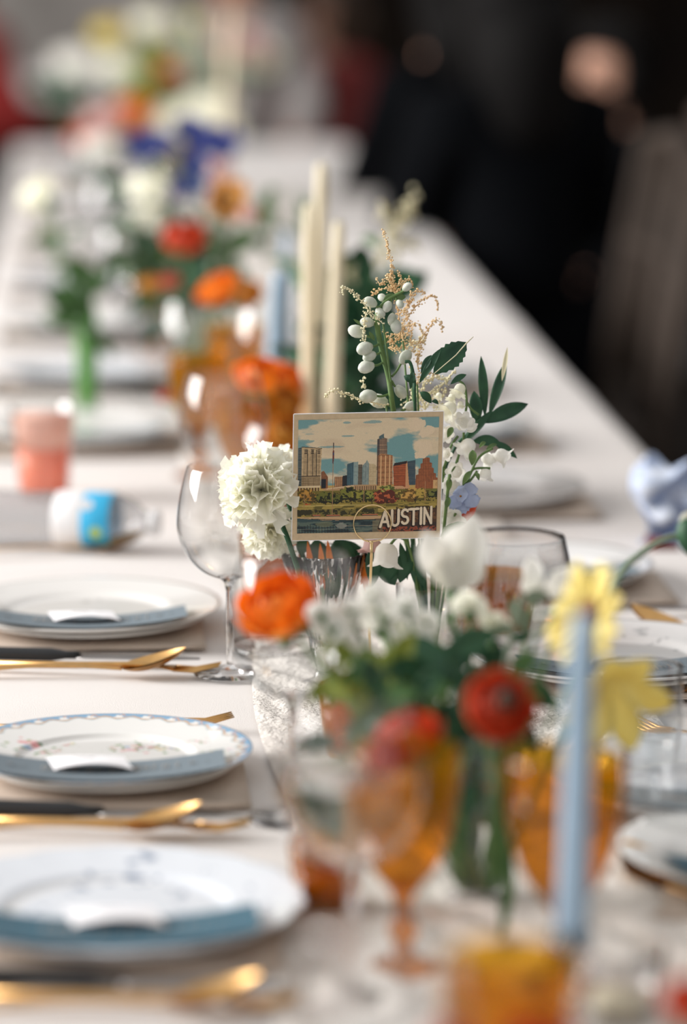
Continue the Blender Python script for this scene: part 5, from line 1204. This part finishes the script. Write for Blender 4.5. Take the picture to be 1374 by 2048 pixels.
# ------------------------------------------------------------------ people (blurred guests), seated: one continuous body each
def person(loc, rz, label, top, hairm, reach=None, hs=1.0, hairlong=True, lean=0):
    t = thing('person', loc, label, 'person', None, rz)
    # local frame: facing +y, hips at z=.50
    J = {'pel': (0, 0, .52, .13), 'bel': (0, .01 + lean * .3, .68, .125), 'che': (0, .02 + lean * .7, .88, .14), 'nec0': (0, .01 + lean, 1.03, .075), 'nec': (0, .02 + lean, 1.09, .052), 'hd0': (0, .03 + lean, 1.16, .075), 'hd1': (0, .03 + lean, 1.25, .088), 'hd2': (0, .02 + lean, 1.31, .055)}
    E = [('pel', 'bel'), ('bel', 'che'), ('che', 'nec0'), ('nec0', 'nec'), ('nec', 'hd0'), ('hd0', 'hd1'), ('hd1', 'hd2')]
    for s, n in ((-1, 'l'), (1, 'r')):
        J[n + 'sh'] = (s * .175, .01 + lean, .985, .058); J[n + 'el'] = (s * .23, .10 + lean, .74, .042); J[n + 'wr'] = (s * .12, .30 + lean, .66, .026); J[n + 'pa'] = (s * .09, .36 + lean, .635, .026)
        E += [('nec0', n + 'sh'), (n + 'sh', n + 'el'), (n + 'el', n + 'wr'), (n + 'wr', n + 'pa')]
        for k in range(5):
            fx = s * .09 + (k - 2) * .017 * (-s); L = (.05, .065, .072, .066, .035)[k]; a = n + 'f%d' % k
            J[a + 'a'] = (fx, .39 + lean, .625, .0095); J[a + 'b'] = (fx * 1.02, .39 + lean + L * .6, .615, .0085); J[a + 'c'] = (fx * 1.03, .39 + lean + L, .600, .007); E += [(n + 'pa', a + 'a'), (a + 'a', a + 'b'), (a + 'b', a + 'c')]
        J[n + 'hi'] = (s * .09, .02, .50, .10); J[n + 'kn'] = (s * .12, .44, .50, .065); J[n + 'an'] = (s * .12, .42, .08, .042); J[n + 'to'] = (s * .13, .56, .035, .034)
        E += [('pel', n + 'hi'), (n + 'hi', n + 'kn'), (n + 'kn', n + 'an'), (n + 'an', n + 'to')]
    def skin(name, keys, grow, m, sub=2):
        ids = {k: i for i, k in enumerate(keys)}; me = bpy.data.meshes.new(name + '_rig'); me.from_pydata([J[k][:3] for k in keys], [(ids[a], ids[b]) for a, b in E if a in ids and b in ids], [])
        o = bpy.data.objects.new(name + '_rig', me); COL.objects.link(o); o.modifiers.new('s', 'SKIN'); o.modifiers.new('d', 'SUBSURF').levels = sub
        for k in keys:
            v = me.skin_vertices[0].data[ids[k]]; r = J[k][3] + grow; v.radius = (r, r); v.use_root = (k == keys[0])
        dg = bpy.context.evaluated_depsgraph_get(); nmz = bpy.data.meshes.new_from_object(o.evaluated_get(dg)); bpy.data.objects.remove(o); nmz.name = name
        nmz.materials.clear(); nmz.materials.append(MT[m]); nmz.polygons.foreach_set('use_smooth', [True] * len(nmz.polygons))
        q = bpy.data.objects.new(name, nmz); COL.objects.link(q); q.parent = t; return q
    skin('body', list(J), 0, 'skin')
    skin('jacket', ['pel', 'bel', 'che', 'nec0', 'nec', 'lsh', 'lel', 'lwr', 'rsh', 'rel', 'rwr'], .032, top)
    skin('trousers', ['pel', 'lhi', 'lkn', 'lan', 'rhi', 'rkn', 'ran', 'lto', 'rto'], .030, 'dark')
    hc = Vector((0, .03 + lean, 1.225))
    g = G().ball(hc + Vector((0, -.018, .018)), (.122, .125, .138), 20, 14)
    g.V = [v if not (v[1] > hc.y + .045 and v[2] < hc.z + .055) else (v[0], hc.y + .03, v[2]) for v in g.V]
    if hairlong: g.tube([hc + Vector((0, -.05, .02)), hc + Vector((0, -.075, -.10)), hc + Vector((0, -.085, -.24)), hc + Vector((0, -.08, -.32))], [.115, .12, .10, .04], 16)
    g.make('hair', hairm, t)
    for s in (-1, 1): G().ball(hc + Vector((s * .034, .083, .005)), (.013, .008, .007), 10, 6).make('eye', 'dark', t)
    G().ball(hc + Vector((0, .098, -.018)), (.012, .016, .020), 10, 8).make('nose', 'skin', t)
    G().ball(hc + Vector((0, .084, -.055)), (.022, .008, .007), 10, 6).make('mouth', 'lip', t)
    for s in (-1, 1): G().ball(hc + Vector((s * .092, .0, -.005)), (.010, .018, .028), 10, 8).make('ear', 'skin', t)
    return t
person((.93, 9.0, 0), .75, 'person in a black jacket with long black hair, at the far right of the table', 'dark', 'hair')
person((.96, 8.0, 0), .3, 'seated person in black, back turned, nearer on the right of the table', 'dark', 'hair')
person((1.30, 8.9, 0), 2.4, 'seated person in dark clothes, face towards the table, upper right background', 'dark', 'hair', hairlong=False).scale = (.85,) * 3
person((.86, 12.4, 0), 2.2, 'person in wine red top by the far right end of the table', 'wine', 'brhair').scale = (.85,) * 3
person((-.38, 11.7, 0), -1.2, 'person in a red dress at the upper left edge', 'reddress', 'brhair')
person((.50, 11.95, 0), -2.9, 'person in a grey top at the far end of the table behind the cream candle', 'greyshirt', 'brhair')
